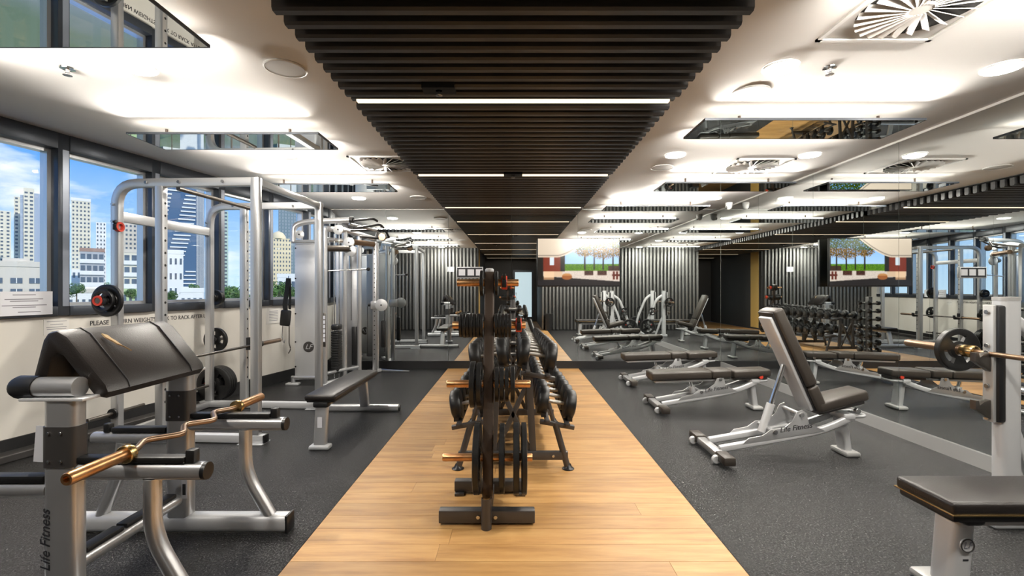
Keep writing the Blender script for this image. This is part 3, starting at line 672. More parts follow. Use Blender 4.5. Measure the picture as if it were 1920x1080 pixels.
# ================================================================== POWER RACK (left)
pr = thing('power_rack', 'tall silver power rack standing by the windows', 'power rack', (-2.9, 4.72, 0), -.055)
def RR(x, y, z): c_, s_ = math.cos(-.055), math.sin(-.055); return (-2.9+(x+2.9)*c_-(y-4.72)*s_, 4.72+(x+2.9)*s_+(y-4.72)*c_, z)
XA, XB, XE = -3.50, -3.09, -2.22; YR = (4.13, 5.30); ZT = 2.29; SQ = rrect(.075, .06, .008, 2)
for yy in YR:
    obj('rear_post', sweep(BM(), [(XA, yy, .05), (XA, yy, ZT), (XE+.03, yy, ZT)], SQ, up=(0, 1, 0), r=.2), 'silver', pr, True)
    obj('hole_post', sweep(BM(), [(XB, yy, .05), (XB, yy, ZT-.03)], SQ, up=(0, 1, 0)), 'silver', pr, True)
    obj('front_post', sweep(BM(), [(XE, yy, .0), (XE, yy, ZT+.035)], SQ, up=(0, 1, 0)), 'silver', pr, True)
    hb = BM()
    for i in range(17): disc(hb, (XB+.0375, yy, .35+i*.11), .011, .003, 'x', 12)
    obj('adjustment_holes', hb, 'black_void', pr, True)['kind'] = 'stuff'
    obj('base_beam', bx(BM(), -3.6, -2.14, yy-.035, yy+.035, 0.008, .075, .005), 'silver_light', pr, True)
    obj('base_cap', bx(BM(), -2.14, -2.125, yy-.037, yy+.037, .006, .077, .004), 'black_plastic', pr, True)
    obj('foot_plate', bx(BM(), -2.35, -2.13, yy-.07, yy+.07, 0, .008, .002), 'silver_light', pr, True)
    bl = BM()
    for xx in (-3.2, -2.9, -2.5): disc(bl, (xx, yy-.042, ZT), .013, .01, 'y', 12)
    for z in (2.1, 1.95): disc(bl, (XA-.01, yy-.042, z), .012, .01, 'y', 12)
    obj('bolts', bl, 'bolt_steel', pr, True)['kind'] = 'stuff'
    hk = prism(BM(), [(XB+.035, .80), (XB+.035, .66), (XB+.13, .66), (XB+.15, .70), (XB+.15, .755), (XB+.13, .755), (XB+.12, .70), (XB+.07, .69), (XB+.06, .80)], yy-.025, yy+.025, 'xz', bev=.003)
    obj('bar_hook', hk, 'rubber', pr, True)
    for z in (.25, .76, 1.25):
        s = -1 if yy < 4.5 else 1
        obj('storage_peg', tube(BM(), [(XA, yy+s*.035, z), (XA, yy+s*(.19 if z > 1 else .28), z)], .0235 if z > 1 else .018, n=16), 'dark_steel', pr, True)
        obj('peg_flange', disc(BM(), (XA, yy+s*.045, z), .045, .02, 'y', 20), 'rubber', pr, True)
obj('side_beam', bx(BM(), XA-.025, XA+.025, YR[0]+.03, YR[1]-.03, 1.955, 2.045, .005), 'silver', pr, True)
obj('side_beam', bx(BM(), XA-.025, XA+.025, YR[0]+.03, YR[1]-.03, .01, .075, .005), 'silver', pr, True)
obj('top_beam', bx(BM(), XE-.03, XE+.03, YR[0]+.03, YR[1]-.03, ZT-.03, ZT+.03, .005), 'silver', pr, True)
obj('pull_up_bar', tube(BM(), [(-2.95, YR[0]+.02, 2.245), (-2.95, YR[1]-.02, 2.245)], .02, n=16), 'dark_steel', pr, True)
for yy, s in ((4.33, 1), (4.21+.9-.12, -1)): obj('safety_peg', tube(BM(), [(XA, YR[0]+.03 if s > 0 else YR[1]-.03, .25), (XA, (YR[0]+.03 if s > 0 else YR[1]-.03)+s*.25, .25)], .016, n=12), 'dark_steel', pr, True)
obj('label_plate', bx(BM(), XA+.03, XA+.032, 4.10, 4.15, .33, .45), 'paper', pr, True, True)
PG = 'weight plates stored on the power rack'
collar(RR(XA, 3.955, 1.25), 'y', 'red collar in front of the plates on the upper near peg of the rack')
plate(RR(XA, 4.00, 1.25), .095, .03, 'y', 'outer smaller black plate on the upper near peg of the power rack', PG, .3)
plate(RR(XA, 4.035, 1.25), .140, .03, 'y', 'inner larger black plate on the upper near peg of the power rack', PG, .5)
plate(RR(XA, 5.40, 1.25), .09, .03, 'y', 'small plate on the upper far peg of the power rack', PG)
plate(RR(XA, 5.435, 1.25), .085, .026, 'y', 'outermost small plate on the upper far peg of the power rack', PG)
plate(RR(XA, 5.40, .76), .14, .034, 'y', 'medium black plate on the middle far peg of the power rack', PG, .4)
plate(RR(XA, 4.02, .76), .14, .034, 'y', 'medium black plate on the middle near peg, behind the arm pad', PG, .4)
for i in range(4): plate(RR(XA, 5.37+.036*i, .25), .20, .034, 'y', ORD[i]+' large black plate on the low far peg of the power rack', PG, .3*i, dot=True)
cl = collar(RR(XA+.045, 4.10, 1.90), 'x', 'red and black collar clipped high on the power rack post')
bb = thing('barbell', 'dark straight barbell on the hooks of the power rack', 'barbell', RR(XB+.095, 4.78, .71), -.055)
obj('shaft', tube(BM(), [(0, -.68, 0), (0, .68, 0)], .014, n=16), 'dark_steel', bb)
for s in (-1, 1):
    sl_ = obj('sleeve', lathe(BM(), [(.014, s*.68), (.025, s*.685), (.025, s*1.08), (.02, s*1.09), (0, s*1.09)], 'y', n=20), 'bar_brown', bb); obj('collar_ring', disc(BM(), (0, s*.675, 0), .036, .03, 'y', 20), 'dark_steel', sl_)

for o in bpy.data.objects:
    if o.get('group') == PG: o.rotation_euler.z -= .055

# ================================================================== FLAT BENCH (left)
fb = thing('flat_bench', 'silver flat bench with grey-black pad in front of the power rack', 'weight bench', (-1.63, 4.55, 0))
obj('pad', box(BM(), (0, 0, .43), (.27, 1.24, .055), None, .022, 3), 'vinyl', fb); obj('pad_base', box(BM(), (0, 0, .398), (.24, 1.2, .02), None, .006), 'black_plastic', fb)
obj('spine_tube', bx(BM(), -.035, .035, -.5, .5, .335, .39, .01), 'silver', fb)
obj('front_leg', sweep(BM(), [(0, -.56, .37), (0, -.60, .02)], rrect(.11, .055, .02, 4), up=(0, 1, 0)), 'silver', fb)
obj('leg_boss', box(BM(), (0, -.57, .37), (.13, .08, .05), None, .015), 'black_plastic', fb)
obj('front_foot', box(BM(), (0, -.60, .018), (.17, .10, .036), None, .014), 'silver_light', fb)
obj('rear_leg', sweep(BM(), [(0, .50, .37), (0, .58, .07)], rrect(.10, .055, .02, 4), up=(0, 1, 0)), 'silver', fb)
obj('rear_foot', sweep(BM(), [(-.52, .60, .042), (.37, .60, .042)], rrect(.07, .075, .02, 3)), 'silver', fb)
obj('foot_cap', disc(BM(), (.375, .60, .042), .034, .02, 'x', 20), 'black_plastic', fb)
obj('leg_sticker', bx(BM(), -.02, .02, -.6165, -.6155, .18, .27), 'paper', fb, flat=True)

# ================================================================== ADJUSTABLE BENCHES (right)
def adj_bench(loc, ang, seat, label):
    r_ = thing('adjustable_bench', label, 'weight bench', loc, 0, 'adjustable benches along the right mirror')
    obj('front_foot', box(BM(), (0, 0, .05), (.075, .62, .055), None, .012), 'silver', r_)
    for s in (-1, 1):
        obj('foot_cover', box(BM(), (0, s*.27, .058), (.092, .17, .066), None, .014), 'vinyl_brown', r_)
        obj('wheel', disc(BM(), (-.055, s*.23, .036), .034, .03, 'y', 20, .006), 'silver_light', r_)
        obj('rail', sweep(BM(), [(.03, s*.105, .075), (.55, s*.105, .165), (.86, s*.105, .225), (1.08, s*.085, .315)], rrect(.04, .055, .012, 3), r=.12), 'silver_light', r_)
        g = prism(BM(), [(.20, .115), (.25, .165), (.36, .185), (.43, .235), (.53, .245), (.60, .30), (.635, .375), (.675, .39), (.71, .365), (.73, .28), (.86, .225), (.78, .205)], s*.118, s*.126, 'xz', bev=.0015)
        sp = obj('side_plate', g, 'silver', r_)
        for xx, z in ((.46, .215), (.67, .352)): obj('pivot_bolt', disc(BM(), (xx, s*.130, z), .018, .012, 'y', 18), 'bolt_steel', r_)
        if s < 0: text('lettering', 'Life Fitness', .058, (.495, -.1275, .228), (PI/2, -.16, 0), 'ink', r_, shear=.3)
        else: text('lettering', 'Life Fitness', .058, (.72, .1275, .26), (PI/2, .16, PI), 'ink', r_, shear=.3)
    obj('cross_tube', tube(BM(), [(.46, -.12, .215), (.46, .12, .215)], .016), 'silver', r_)
    obj('cross_tube', tube(BM(), [(.67, -.12, .352), (.67, .12, .352)], .016), 'silver', r_)
    obj('rear_leg', sweep(BM(), [(1.06, 0, .33), (1.10, 0, .03)], rrect(.06, .12, .022, 4), up=(0, 1, 0)), 'silver_light', r_)
    obj('rear_foot', box(BM(), (1.105, 0, .022), (.12, .21, .042), None, .018), 'base_silver', r_)
    obj('rear_bridge', box(BM(), (1.07, 0, .325), (.09, .22, .05), None, .012), 'silver_light', r_)
    obj('lift_handle', tube(BM(), [(1.10, -.09, .325), (1.22, -.085, .33), (1.22, .085, .33), (1.10, .09, .325)], .013, .05, 12), 'silver_light', r_)
    pv = Vector((.80, 0, .358)); d = Vector((-math.cos(ang), 0, math.sin(ang))); n_ = Vector((math.sin(ang), 0, math.cos(ang)))
    R3 = Matrix((d, Vector((0, -1, 0)), n_)).transposed()
    def padseg(name, a, b, w0, w1, th=.088, off=.052):
        bmm = BM(); box(bmm, (0, 0, 0), (b-a, 1, th), None, 0)
        for v in bmm.verts: v.co.y *= (w0 if v.co.x < 0 else w1)
        bmesh.ops.bevel(bmm, geom=list(bmm.edges), offset=.02, segments=3, profile=.5, affect='EDGES')
        for v in bmm.verts: v.co = pv+R3 @ Vector((v.co.x+(a+b)/2, v.co.y, v.co.z+off))
        p = obj(name, bmm, 'vinyl_brown', r_)
        return p
    padseg('backrest_lower_pad', .0, .215, .26, .27); padseg('backrest_pad', .222, .885, .28, .25)
    bmm = BM(); box(bmm, (0, 0, 0), (.82, .185, .035), None, .012)
    for v in bmm.verts: v.co = pv+R3 @ Vector((v.co.x+.43, v.co.y, v.co.z-.010))
    obj('back_shell', bmm, 'silver_light', r_)
    bmm = BM(); box(bmm, (0, 0, 0), (.86, .22, .012), None, .004)
    for v in bmm.verts: v.co = pv+R3 @ Vector((v.co.x+.445, v.co.y, v.co.z+.006))
    obj('back_board', bmm, 'black_plastic', r_)
    # seat
    sdv = Vector((math.cos(seat), 0, math.sin(seat))); sn = Vector((-math.sin(seat), 0, math.cos(seat))); RS = Matrix((sdv, Vector((0, 1, 0)), sn)).transposed(); ps = Vector((.825, 0, .358))
    bmm = BM(); box(bmm, (0, 0, 0), (.42, 1, .085))
    for v in bmm.verts: v.co.y *= (.27 if v.co.x < 0 else .22)
    bmesh.ops.bevel(bmm, geom=list(bmm.edges), offset=.022, segments=3, profile=.5, affect='EDGES')
    for v in bmm.verts: v.co = ps+RS @ Vector((v.co.x+.21, v.co.y, v.co.z+.045))
    obj('seat_pad', bmm, 'vinyl_brown', r_)
    bmm = BM(); box(bmm, (0, 0, 0), (.38, .16, .03), None, .006)
    for v in bmm.verts: v.co = ps+RS @ Vector((v.co.x+.2, v.co.y, v.co.z-.012))
    obj('seat_frame', bmm, 'grey_frame', r_)
    at_ = pv+d*.42-n_*.03
    base = Vector((.42, 0, .18))
    mid = base.lerp(at_, .42 if ang > .5 else .5)
    obj('strut_sleeve', tube(BM(), [base, mid], .033, n=18, up=(0, 1, 0)), 'silver_light', r_)
    obj('strut_rod', tube(BM(), [mid-(at_-base)*.1, at_], .02, n=16, up=(0, 1, 0)), 'chrome', r_)
    obj('adjust_knob', disc(BM(), (1.13, -.10, .375), .022, .03, 'y', 16), 'red' if loc[1] > 5 and loc[1] < 6 else 'bolt_steel', r_)
    return r_
adj_bench((1.62, 3.83, 0), math.radians(66), math.radians(14), 'adjustable bench with its backrest raised, nearest on the right')
adj_bench((1.62, 5.28, 0), math.radians(-2), math.radians(2), 'adjustable bench laid flat, directly behind the raised bench')
adj_bench((1.66, 6.72, 0), math.radians(-2), math.radians(2), 'adjustable bench laid flat, closest to the back mirror')

# ================================================================== OLYMPIC BENCH PRESS (right foreground)
ob = thing('bench_press', 'silver bench press station with black pad, right foreground', 'weight bench', (2.6, 2.1, 0))
YC = 2.10
bmm = BM(); box(bmm, (2.46, YC, .425), (1.24, .30, .06), None, 0)
bmesh.ops.bevel(bmm, geom=list(bmm.edges), offset=.018, segments=3, profile=.5, affect='EDGES'); obj('pad', bmm, 'vinyl', ob, True)
obj('pad_base', box(BM(), (2.46, YC, .383), (1.22, .28, .035), None, .012), 'black_plastic', ob, True)
obj('piping', box(BM(), (2.46, YC, .402), (1.245, .305, .008), None, .003), 'brass', ob, True)
obj('pad_bumper', box(BM(), (1.97, YC-.02, .365), (.10, .2, .06), None, .025, 3), 'black_plastic', ob, True)
obj('front_leg', sweep(BM(), [(1.99, YC, .37), (1.96, YC, .02)], rrect(.10, .13, .04, 5), up=(0, 1, 0)), 'silver_light', ob, True)
obj('front_foot', box(BM(), (1.95, YC, .02), (.15, .24, .04), None, .018), 'base_silver', ob, True)
obj('spine_tube', bx(BM(), 2.0, 3.2, YC-.04, YC+.04, .30, .37, .012), 'silver_light', ob, True)
lg = obj('logo_disc', disc(BM(), (1.975, YC-.0685, .235), .030, .006, 'y', 28), 'silver_light', ob, True); text('logo_letters', 'LF', .04, (1.975-2.6, YC-.0725-2.1, .235), (PI/2, 0, 0), 'grey_ink', lg, shear=.3, align='CENTER').location = (1.975-2.6, YC-.0725-2.1, .235)
obj('logo_ring', lathe(BM(), [(.026, .0), (.030, 0), (.030, -.004), (.026, -.004), (.026, 0)], 'y', (1.975, YC-.071, .235), 28), 'grey_frame', ob, True)
obj('name_mark', bx(BM(), 1.962, 1.985, YC-.0665, YC-.0655, .165, .172), 'ink', ob, True, True)
for s in (-1, 1):
    yy = YC+s*.55
    obj('upright', sweep(BM(), [(2.80, yy, .03), (2.80, yy, 1.29)], rrect(.12, .085, .035, 5), up=(0, 1, 0)), 'silver_light', ob, True)
    obj('upright_cap', sweep(BM(), [(2.80, yy, 1.285), (2.80, yy, 1.305)], rrect(.122, .088, .035, 5), up=(0, 1, 0)), 'base_silver', ob, True)
    obj('hook_guard', box(BM(), (2.735, yy, .93), (.045, .092, .66), None, .014), 'black_plastic', ob, True)
    obj('hook_plate', bx(BM(), 2.695, 2.715, yy-.03, yy+.03, .60, 1.26, .004), 'base_silver', ob, True)
    for z in (.93, .66):
        hk = prism(BM(), [(2.72, z+.07), (2.66, z+.055), (2.635, z+.035), (2.63, z+.06), (2.61, z+.06), (2.61, z+.01), (2.64, z-.01), (2.70, z-.05), (2.72, z-.05)], yy-.018, yy+.018, 'xz', bev=.003); obj('bar_hook', hk, 'dark_steel', ob, True)
    bl = BM()
    for z in (1.22, 1.03, .99, .80, .62): disc(bl, (2.69, yy, z), .013, .012, 'x', 14)
    obj('bolts', bl, 'bolt_steel', ob, True)['kind'] = 'stuff'
    obj('upper_brace', sweep(BM(), [(2.84, yy, 1.17), (3.0, yy, 1.06), (3.24, yy, .5), (3.32, yy, .05)], rrect(.07, .06, .02, 4), up=(0, 1, 0), r=.15), 'silver_light', ob, True)
    obj('lower_brace', sweep(BM(), [(2.84, yy, .55), (3.03, yy, .05)], rrect(.05, .05, .015, 4), up=(0, 1, 0)), 'silver_light', ob, True)
    obj('floor_beam', bx(BM(), 2.70, 3.46, yy-.04, yy+.04, .005, .07, .012), 'silver_light', ob, True)
    for xx, z in ((3.14, .72), (3.28, .30)): obj('storage_peg', tube(BM(), [(xx, yy, z), (xx, yy+s*.26, z)], .023, n=16), 'chrome', ob, True)
obj('rear_beam', bx(BM(), 3.26, 3.34, YC-.55, YC+.55, .01, .08, .01), 'silver_light', ob, True)
OG = 'weight plates on the bench press'
for s, w in ((1, 'far'), (-1, 'near')):
    plate((3.28, YC+s*.63, .30), .21, .04, 'y', 'large black plate low on the '+w+' storage peg of the bench press', OG, .4, dot=True)
    plate((3.14, YC+s*.63, .72), .11, .03, 'y', 'small black plate on the '+w+' upper storage peg of the bench press', OG, .2, dot=True)
    plate((2.70, YC+s*.735, .983), .130, .036, 'y', 'black grip plate loaded on the '+w+' end of the bench press barbell', OG, .9, dot=True)
ob2 = thing('barbell', 'long straight bronze-coloured barbell racked on the bench press', 'barbell', (2.66, YC, .983))
ob2.location.x = 2.70-.0
obj('shaft', tube(BM(), [(0, -.66, 0), (0, .66, 0)], .0145, n=18), 'bar_brown', ob2)
for s in (-1, 1):
    sl_ = obj('sleeve', lathe(BM(), [(.014, s*.66), (.025, s*.665), (.025, s*1.09), (.021, s*1.10), (0, s*1.10)], 'y', n=22), 'bar_brown', ob2)
    obj('collar_ring', lathe(BM(), [(.016, s*.62), (.032, s*.622), (.037, s*.632), (.037, s*.69), (.032, s*.70), (.024, s*.70)], 'y', n=24), 'brass', sl_)
for o in list(ob.children):
    pass

# ================================================================== CABLE MACHINE (left, by the back mirror)
cm = thing('cable_machine', 'tall silver cable pulley machine with white shroud by the back mirror', 'cable machine', (-2.7, 6.9, 0))
def A(name, bmm, m, flat=False, par=None): return obj(name, bmm, m, cm, True, flat)
sh = A('shroud', bx(BM(), -3.10, -2.72, 6.62, 6.70, .10, 2.0, .015), 'silver_light')
for s, yy in ((-1, 6.617), (1, 6.703)):
    d_ = obj('logo_disc', disc(BM(), (-2.90, yy, .53), .075, .006, 'y', 36), 'grey_frame', cm, True)
    t_ = text('logo_letters', 'LF', .10, (0, 0, 0), (PI/2, 0, 0 if s < 0 else PI), 'silver_light', d_, shear=.35, align='CENTER'); t_.location = (-2.90+2.7, yy+s*.0045-6.9, .53)
bl = BM()
for z in (1.93, 1.5, 1.0, .6, .25):
    for xx in (-3.085, -2.735): disc(bl, (xx, 6.617, z), .011, .006, 'y', 12)
A('shroud_bolts', bl, 'black_plastic')['kind'] = 'stuff'
RT = circ(.032, 18)
A('frame_tube', sweep(BM(), [(-3.10, 6.58, 2.02), (-3.10, 6.58, 2.24), (-2.95, 6.60, 2.30), (-2.30, 6.62, 2.33)], circ(.04, 18), up=(0, 1, 0), r=.12), 'silver')
A('tube_cap', disc(BM(), (-2.29, 6.62, 2.33), .048, .05, 'x', 20), 'rubber')
A('top_bar', tube(BM(), [(-3.12, 6.58, 2.02), (-2.6, 6.58, 2.02)], .025), 'silver')
A('low_bar', tube(BM(), [(-3.12, 6.58, .10), (-2.62, 6.58, .10)], .028), 'silver')
for x, yy in ((-3.10, 6.58), (-2.62, 6.50)): A('foot', bx(BM(), x-.09, x+.09, yy-.05, yy+.05, 0, .03, .008), 'silver_light'); 
A('foot_post', tube(BM(), [(-3.10, 6.58, .02), (-3.10, 6.58, .12)], .03), 'silver')
A('column', tube(BM(), [(-2.62, 6.50, .02), (-2.62, 6.50, 2.2)], .034, n=18), 'silver')
A('column', tube(BM(), [(-2.49, 6.90, .02), (-2.49, 6.90, 2.22)], .036, n=18), 'silver')
A('column', tube(BM(), [(-2.34, 7.10, .02), (-2.34, 7.10, 2.15)], .036, n=18), 'silver')
A('column', bx(BM(), -2.215, -2.15, 7.35, 7.41, .02, 2.10, .008), 'silver')
hb = BM()
for i in range(24): disc(hb, (-2.183, 7.348, .25+i*.075), .008, .003, 'y', 10)
A('adjustment_holes', hb, 'black_void')['kind'] = 'stuff'
A('column', tube(BM(), [(-2.22, 7.62, .02), (-2.22, 7.62, 2.1)], .03, n=16), 'silver')
A('base_beam', sweep(BM(), [(-2.62, 6.50, .03), (-2.49, 6.90, .03), (-2.30, 7.15, .03), (-2.18, 7.62, .03)], rrect(.07, .05, .012, 3)), 'silver_light')
A('low_cross_bar', tube(BM(), [(-2.62, 6.52, .17), (-2.34, 7.1, .17)], .022), 'silver')
A('head_beam', sweep(BM(), [(-2.62, 6.50, 2.19), (-2.49, 6.90, 2.22), (-2.18, 7.38, 2.14)], circ(.04, 16)), 'silver')
A('head_beam', tube(BM(), [(-2.70, 6.64, 2.06), (-2.18, 7.38, 2.06)], .035), 'silver')
# second shroud behind the stack, with dark lower screen
A('stack_shroud', bx(BM(), -2.72, -2.36, 7.16, 7.20, .10, 2.0, .01), 'silver_light')
A('stack_screen', bx(BM(), -2.44, -2.37, 7.05, 7.10, .2, .78, .004), 'black_plastic')
ws = BM()
for i in range(17): box(ws, (-2.555, 6.76, .15+i*.036), (.10, .17, .031), None, .004)
st = A('weight_stack', ws, 'rubber')
for xx in (-2.59, -2.52): A('guide_rod', tube(BM(), [(xx, 6.76, .06), (xx, 6.76, 2.15)], .009, n=10), 'chrome')
A('stack_head', box(BM(), (-2.555, 6.76, .80), (.11, .17, .08), None, .02, 3), 'black_plastic')
lb = BM()
for i in range(6): bx(lb, -2.655, -2.600, 6.455, 6.4575, .62+i*.062, .67+i*.062)
A('number_labels', lb, 'paper', True)
A('label_strip', bx(BM(), -2.66, -2.595, 6.4576, 6.465, .55, 1.02, .003), 'dark_steel')
def pulley(x, yy, z, r_, ax='y'):
    A('pulley', lathe(BM(), [(0, -.014), (r_*.9, -.014), (r_, -.010), (r_*.93, 0), (r_, .010), (r_*.9, .014), (0, .014)], ax, (x, yy, z), 28), 'silver_light'); A('pulley_pin', disc(BM(), (x, yy-.017, z), .012, .01, 'y', 12), 'black_plastic')
pulley(-2.36, 6.72, 2.02, .075); pulley(-2.34, 6.72, 1.90, .085); pulley(-2.47, 6.60, 2.19, .07); pulley(-3.02, 6.60, 2.12, .06)
pulley(-2.06, 7.30, 1.10, .095)
A('pulley_arm', tube(BM(), [(-2.62, 6.55, 1.92), (-2.36, 6.70, 1.93)], .045), 'dark_steel')
A('pulley_arm', tube(BM(), [(-2.34, 6.72, 2.03), (-2.16, 7.2, 2.04)], .04), 'bar_brown')
A('carriage', bx(BM(), -2.24, -2.10, 7.32, 7.43, 1.03, 1.16, .012), 'silver'); A('carriage_pin', disc(BM(), (-2.27, 7.36, 1.1), .025, .03, 'x', 16), 'black_plastic')
for xx, yy, z0, z1 in ((-2.33, 6.72, .9, 1.83), (-2.29, 7.34, .3, 1.08), (-2.05, 7.44, .35, 1.02)): A('cable', tube(BM(), [(xx, yy, z0), (xx, yy, z1)], .004, n=8), 'black_plastic')
A('chain', tube(BM(), [(-2.345, 6.70, 1.83), (-2.345, 6.70, 1.64)], .010, n=8), 'chrome')
A('lat_bar', tube(BM(), [(-2.75, 6.55, 1.60), (-2.10, 6.72, 1.635)], .011, n=12), 'chrome'); A('bar_end', lathe(BM(), [(0, -.028), (.02, -.022), (.028, 0), (.02, .022), (0, .028)], 'x', (-2.085, 6.725, 1.637), 16), 'rubber')
for i, (a, b, c) in enumerate((((-2.3, 6.62, 2.32), (-2.0, 6.70, 2.36), (-1.98, 6.80, 2.34)), ((-2.3, 6.70, 2.22), (-1.95, 6.85, 2.30), (-1.93, 6.95, 2.26)), ((-2.36, 6.78, 2.2), (-1.93, 7.05, 2.24), (-1.90, 7.14, 2.14)), ((-2.3, 7.0, 2.14), (-2.0, 7.15, 2.12), (-1.90, 7.16, 2.15)))):
    A('pull_up_grip', tube(BM(), [a, b, c], .017, .05, 12), 'rubber')
A('grip_frame', tube(BM(), [(-2.34, 6.66, 2.28), (-2.02, 6.98, 2.22), (-2.18, 7.38, 2.12)], .02, .08, 12), 'silver')
A('grip_knob', disc(BM(), (-1.96, 7.0, 2.13), .055, .05, 'y', 22), 'bar_brown')
A('cable_guard', bx(BM(), -2.10, -2.03, 7.40, 7.47, .42, .85, .02), 'rubber')
# strap hanging beside the machine
stp = thing('hanging_strap', 'black strap handle hanging beside the cable machine shroud', 'strap', (-3.13, 6.46, 1.45))
obj('webbing', sweep(BM(), [(.02, 0, .05), (.0, 0, -.12), (-.03, 0, -.32), (-.01, 0, -.46)], [(-.03, -.006), (.03, -.006), (.03, .006), (-.03, .006)], up=(0, 1, 0)), 'rubber', stp)
obj('webbing', sweep(BM(), [(.03, .02, .05), (.035, .02, -.2), (.03, .02, -.38)], [(-.016, -.004), (.016, -.004), (.016, .004), (-.016, .004)], up=(0, 1, 0)), 'rubber', stp)
obj('cuff', box(BM(), (-.02, .0, -.50), (.135, .06, .22), Matrix.Rotation(.1, 3, 'Y'), .02, 3), 'rubber', stp)
obj('clip', tube(BM(), [(-.06, 0, -.60), (-.07, 0, -.78), (-.04, 0, -.86), (-.03, 0, -.80)], .007, .03, 8), 'chrome', stp)
obj('clip', tube(BM(), [(.03, 0, -.60), (.03, 0, -.86), (.055, 0, -.93), (.02, 0, -.99)], .008, .03, 8), 'dark_steel', stp)
obj('hook', tube(BM(), [(.0, .05, .08), (.02, -.0, .07), (.03, -.02, .05)], .006, .02, 8), 'chrome', stp)
# handle lying on the floor
fh = thing('row_handle', 'chrome triangular cable handle lying on the floor at the mirror base', 'cable handle', (-2.0, 7.66, .012))
obj('frame', tube(BM(), [(-.42, -.02, 0), (.32, -.06, 0), (-.28, .14, 0), (-.42, -.02, 0)], .011, .03, 10), 'chrome', fh)
obj('grip', tube(BM(), [(-.40, .0, 0), (-.30, .12, 0)], .016, n=12), 'rubber', fh)

# ================================================================== BIN in the opening
bn = thing('waste_bin', 'black waste bin against the slatted rear wall, seen in the back mirror', 'bin', (1.16, .66, 0))
obj('bin_body', sweep(BM(), [(0, 0, 0), (0, 0, .52)], rrect(.24, .24, .03, 4), up=(0, 1, 0), scale=lambda t_: .9+.1*t_), 'black_plastic', bn); obj('bin_rim', sweep(BM(), [(0, 0, .52), (0, 0, .545)], rrect(.26, .26, .035, 4), up=(0, 1, 0)), 'rubber', bn)

# ================================================================== OUTSIDE
gr = obj('ground', bx(BM(), -600, 40, -300, 700, -24.2, -24), mat('ground_green', (.16, .20, .10), .9, noise=((.30, .30, .28), .03, .45, .6)), flat=True); tag(gr, kind='structure')
def C3(name, c, **k): return mat(name, c, k.pop('r', .7), **k)
C3('b_cream', (.74, .68, .54)); C3('b_white', (.80, .79, .76)); C3('b_beige', (.62, .56, .47)); C3('b_grey', (.42, .43, .45)); C3('b_bluegrey', (.36, .42, .52))
C3('b_win', (.10, .13, .17), r=.15); C3('b_glassblue', (.06, .12, .22), r=.08, spec=.9); C3('b_green', (.45, .58, .50)); C3('b_gold', (.80, .66, .42)); C3('b_brick', (.35, .22, .17)); C3('b_lime', (.50, .62, .32)); C3('b_teal', (.20, .26, .28), r=.12)
def bldg(name, label, px0, px1, ytop, d, wall, floors=0, bands=None, cols=0, dep=.6, roof=None, off=.35, fw=.5, fh=.45, slabs=False, z0=-24, sideband=True, slabm='b_white'):
    """a block facing the gym: width from its sight angle, front turned a little so two faces show"""
    xm = (px0+px1)/2; th = math.atan((xm-962)/875.0); w = (px1-px0)*d/875.0*math.cos(th); zt = 1.35+(542-ytop)*d/875.0
    X, Y = (xm-962)*d/875.0, d
    r_ = thing(name, label, 'building', (X, Y, z0), -th+off*.0, None); H = zt-z0; dp = w*dep
    obj('walls', bx(BM(), -w/2, w/2, 0, dp, 0, H), wall, r_, flat=True)
    if roof:
        obj('roof', bx(BM(), -w*.52, w*.52, -dp*.02, dp*1.02, H, H+H*.015+.3), roof, r_, flat=True)
        obj('plant_room', bx(BM(), -w*.2, w*.15, dp*.3, dp*.7, H+.3, H+.3+w*.12), wall, r_, flat=True)
    fhgt = H/max(floors, 1)
    if bands:
        b = BM()
        vis = [i for i in range(floors) if z0+i*fhgt > -14]
        if cols:
            cw_ = w/cols
            for i in vis:
                for c in range(cols): bx(b, -w/2+cw_*(c+.5-fw/2), -w/2+cw_*(c+.5+fw/2), -.06, .3, i*fhgt+fhgt*.3, i*fhgt+fhgt*(.3+fh))
        else:
            for i in vis: bx(b, -w*.47, w*.47, -.06, .3, i*fhgt+fhgt*.3, i*fhgt+fhgt*(.3+fh))
        o = obj('window_rows', b, bands, r_, flat=True); o['kind'] = 'stuff'
    if slabs:
        sm_ = new_mesh('balcony', bx(bx(BM(), -w*.5, w*.5, -w*.06, .1, 0, fhgt*.10), -w*.5, w*.5, -w*.06, -w*.05, fhgt*.10, fhgt*.34), slabm, True)
        for i in range(floors):
            if z0+i*fhgt > -14:
                o = obj('balcony', sm_, None, r_); o.location = (0, 0, i*fhgt)
    return r_, w, H, dp
bldg('tower_block', 'cream striped tower at the far left edge of the first window', -14, 21, 395, 260, 'b_cream', 34, 'b_win', 3, fw=.45)
bldg('tower_block', 'narrow cream tower beside the tallest cream tower, first window', 26, 46, 369, 240, 'b_cream', 38, 'b_win', 2, fw=.5)
r_, w, H, dp = bldg('tower_block', 'tallest cream and blue-grey tower in the first window', 44, 64, 358, 232, 'b_cream', 38, 'b_win', 2, roof='b_cream', fw=.6)
obj('blue_side', bx(BM(), w/2, w*1.5, 1, dp, 0, H*.99), 'b_bluegrey', r_, flat=True); obj('blue_side', bx(BM(), -w*.8, -w/2, 1, dp, 0, H*.97), 'b_bluegrey', r_, flat=True)
bldg('tower_block', 'slim cream tower by the first window mullion', 80, 98, 374, 245, 'b_cream', 36, 'b_win', 2, fw=.4)
r_, w, H, dp = bldg('low_building', 'low beige building with small square windows in the first window', -40, 108, 500, 62, 'b_beige', 1, None, roof='b_beige', dep=.5)
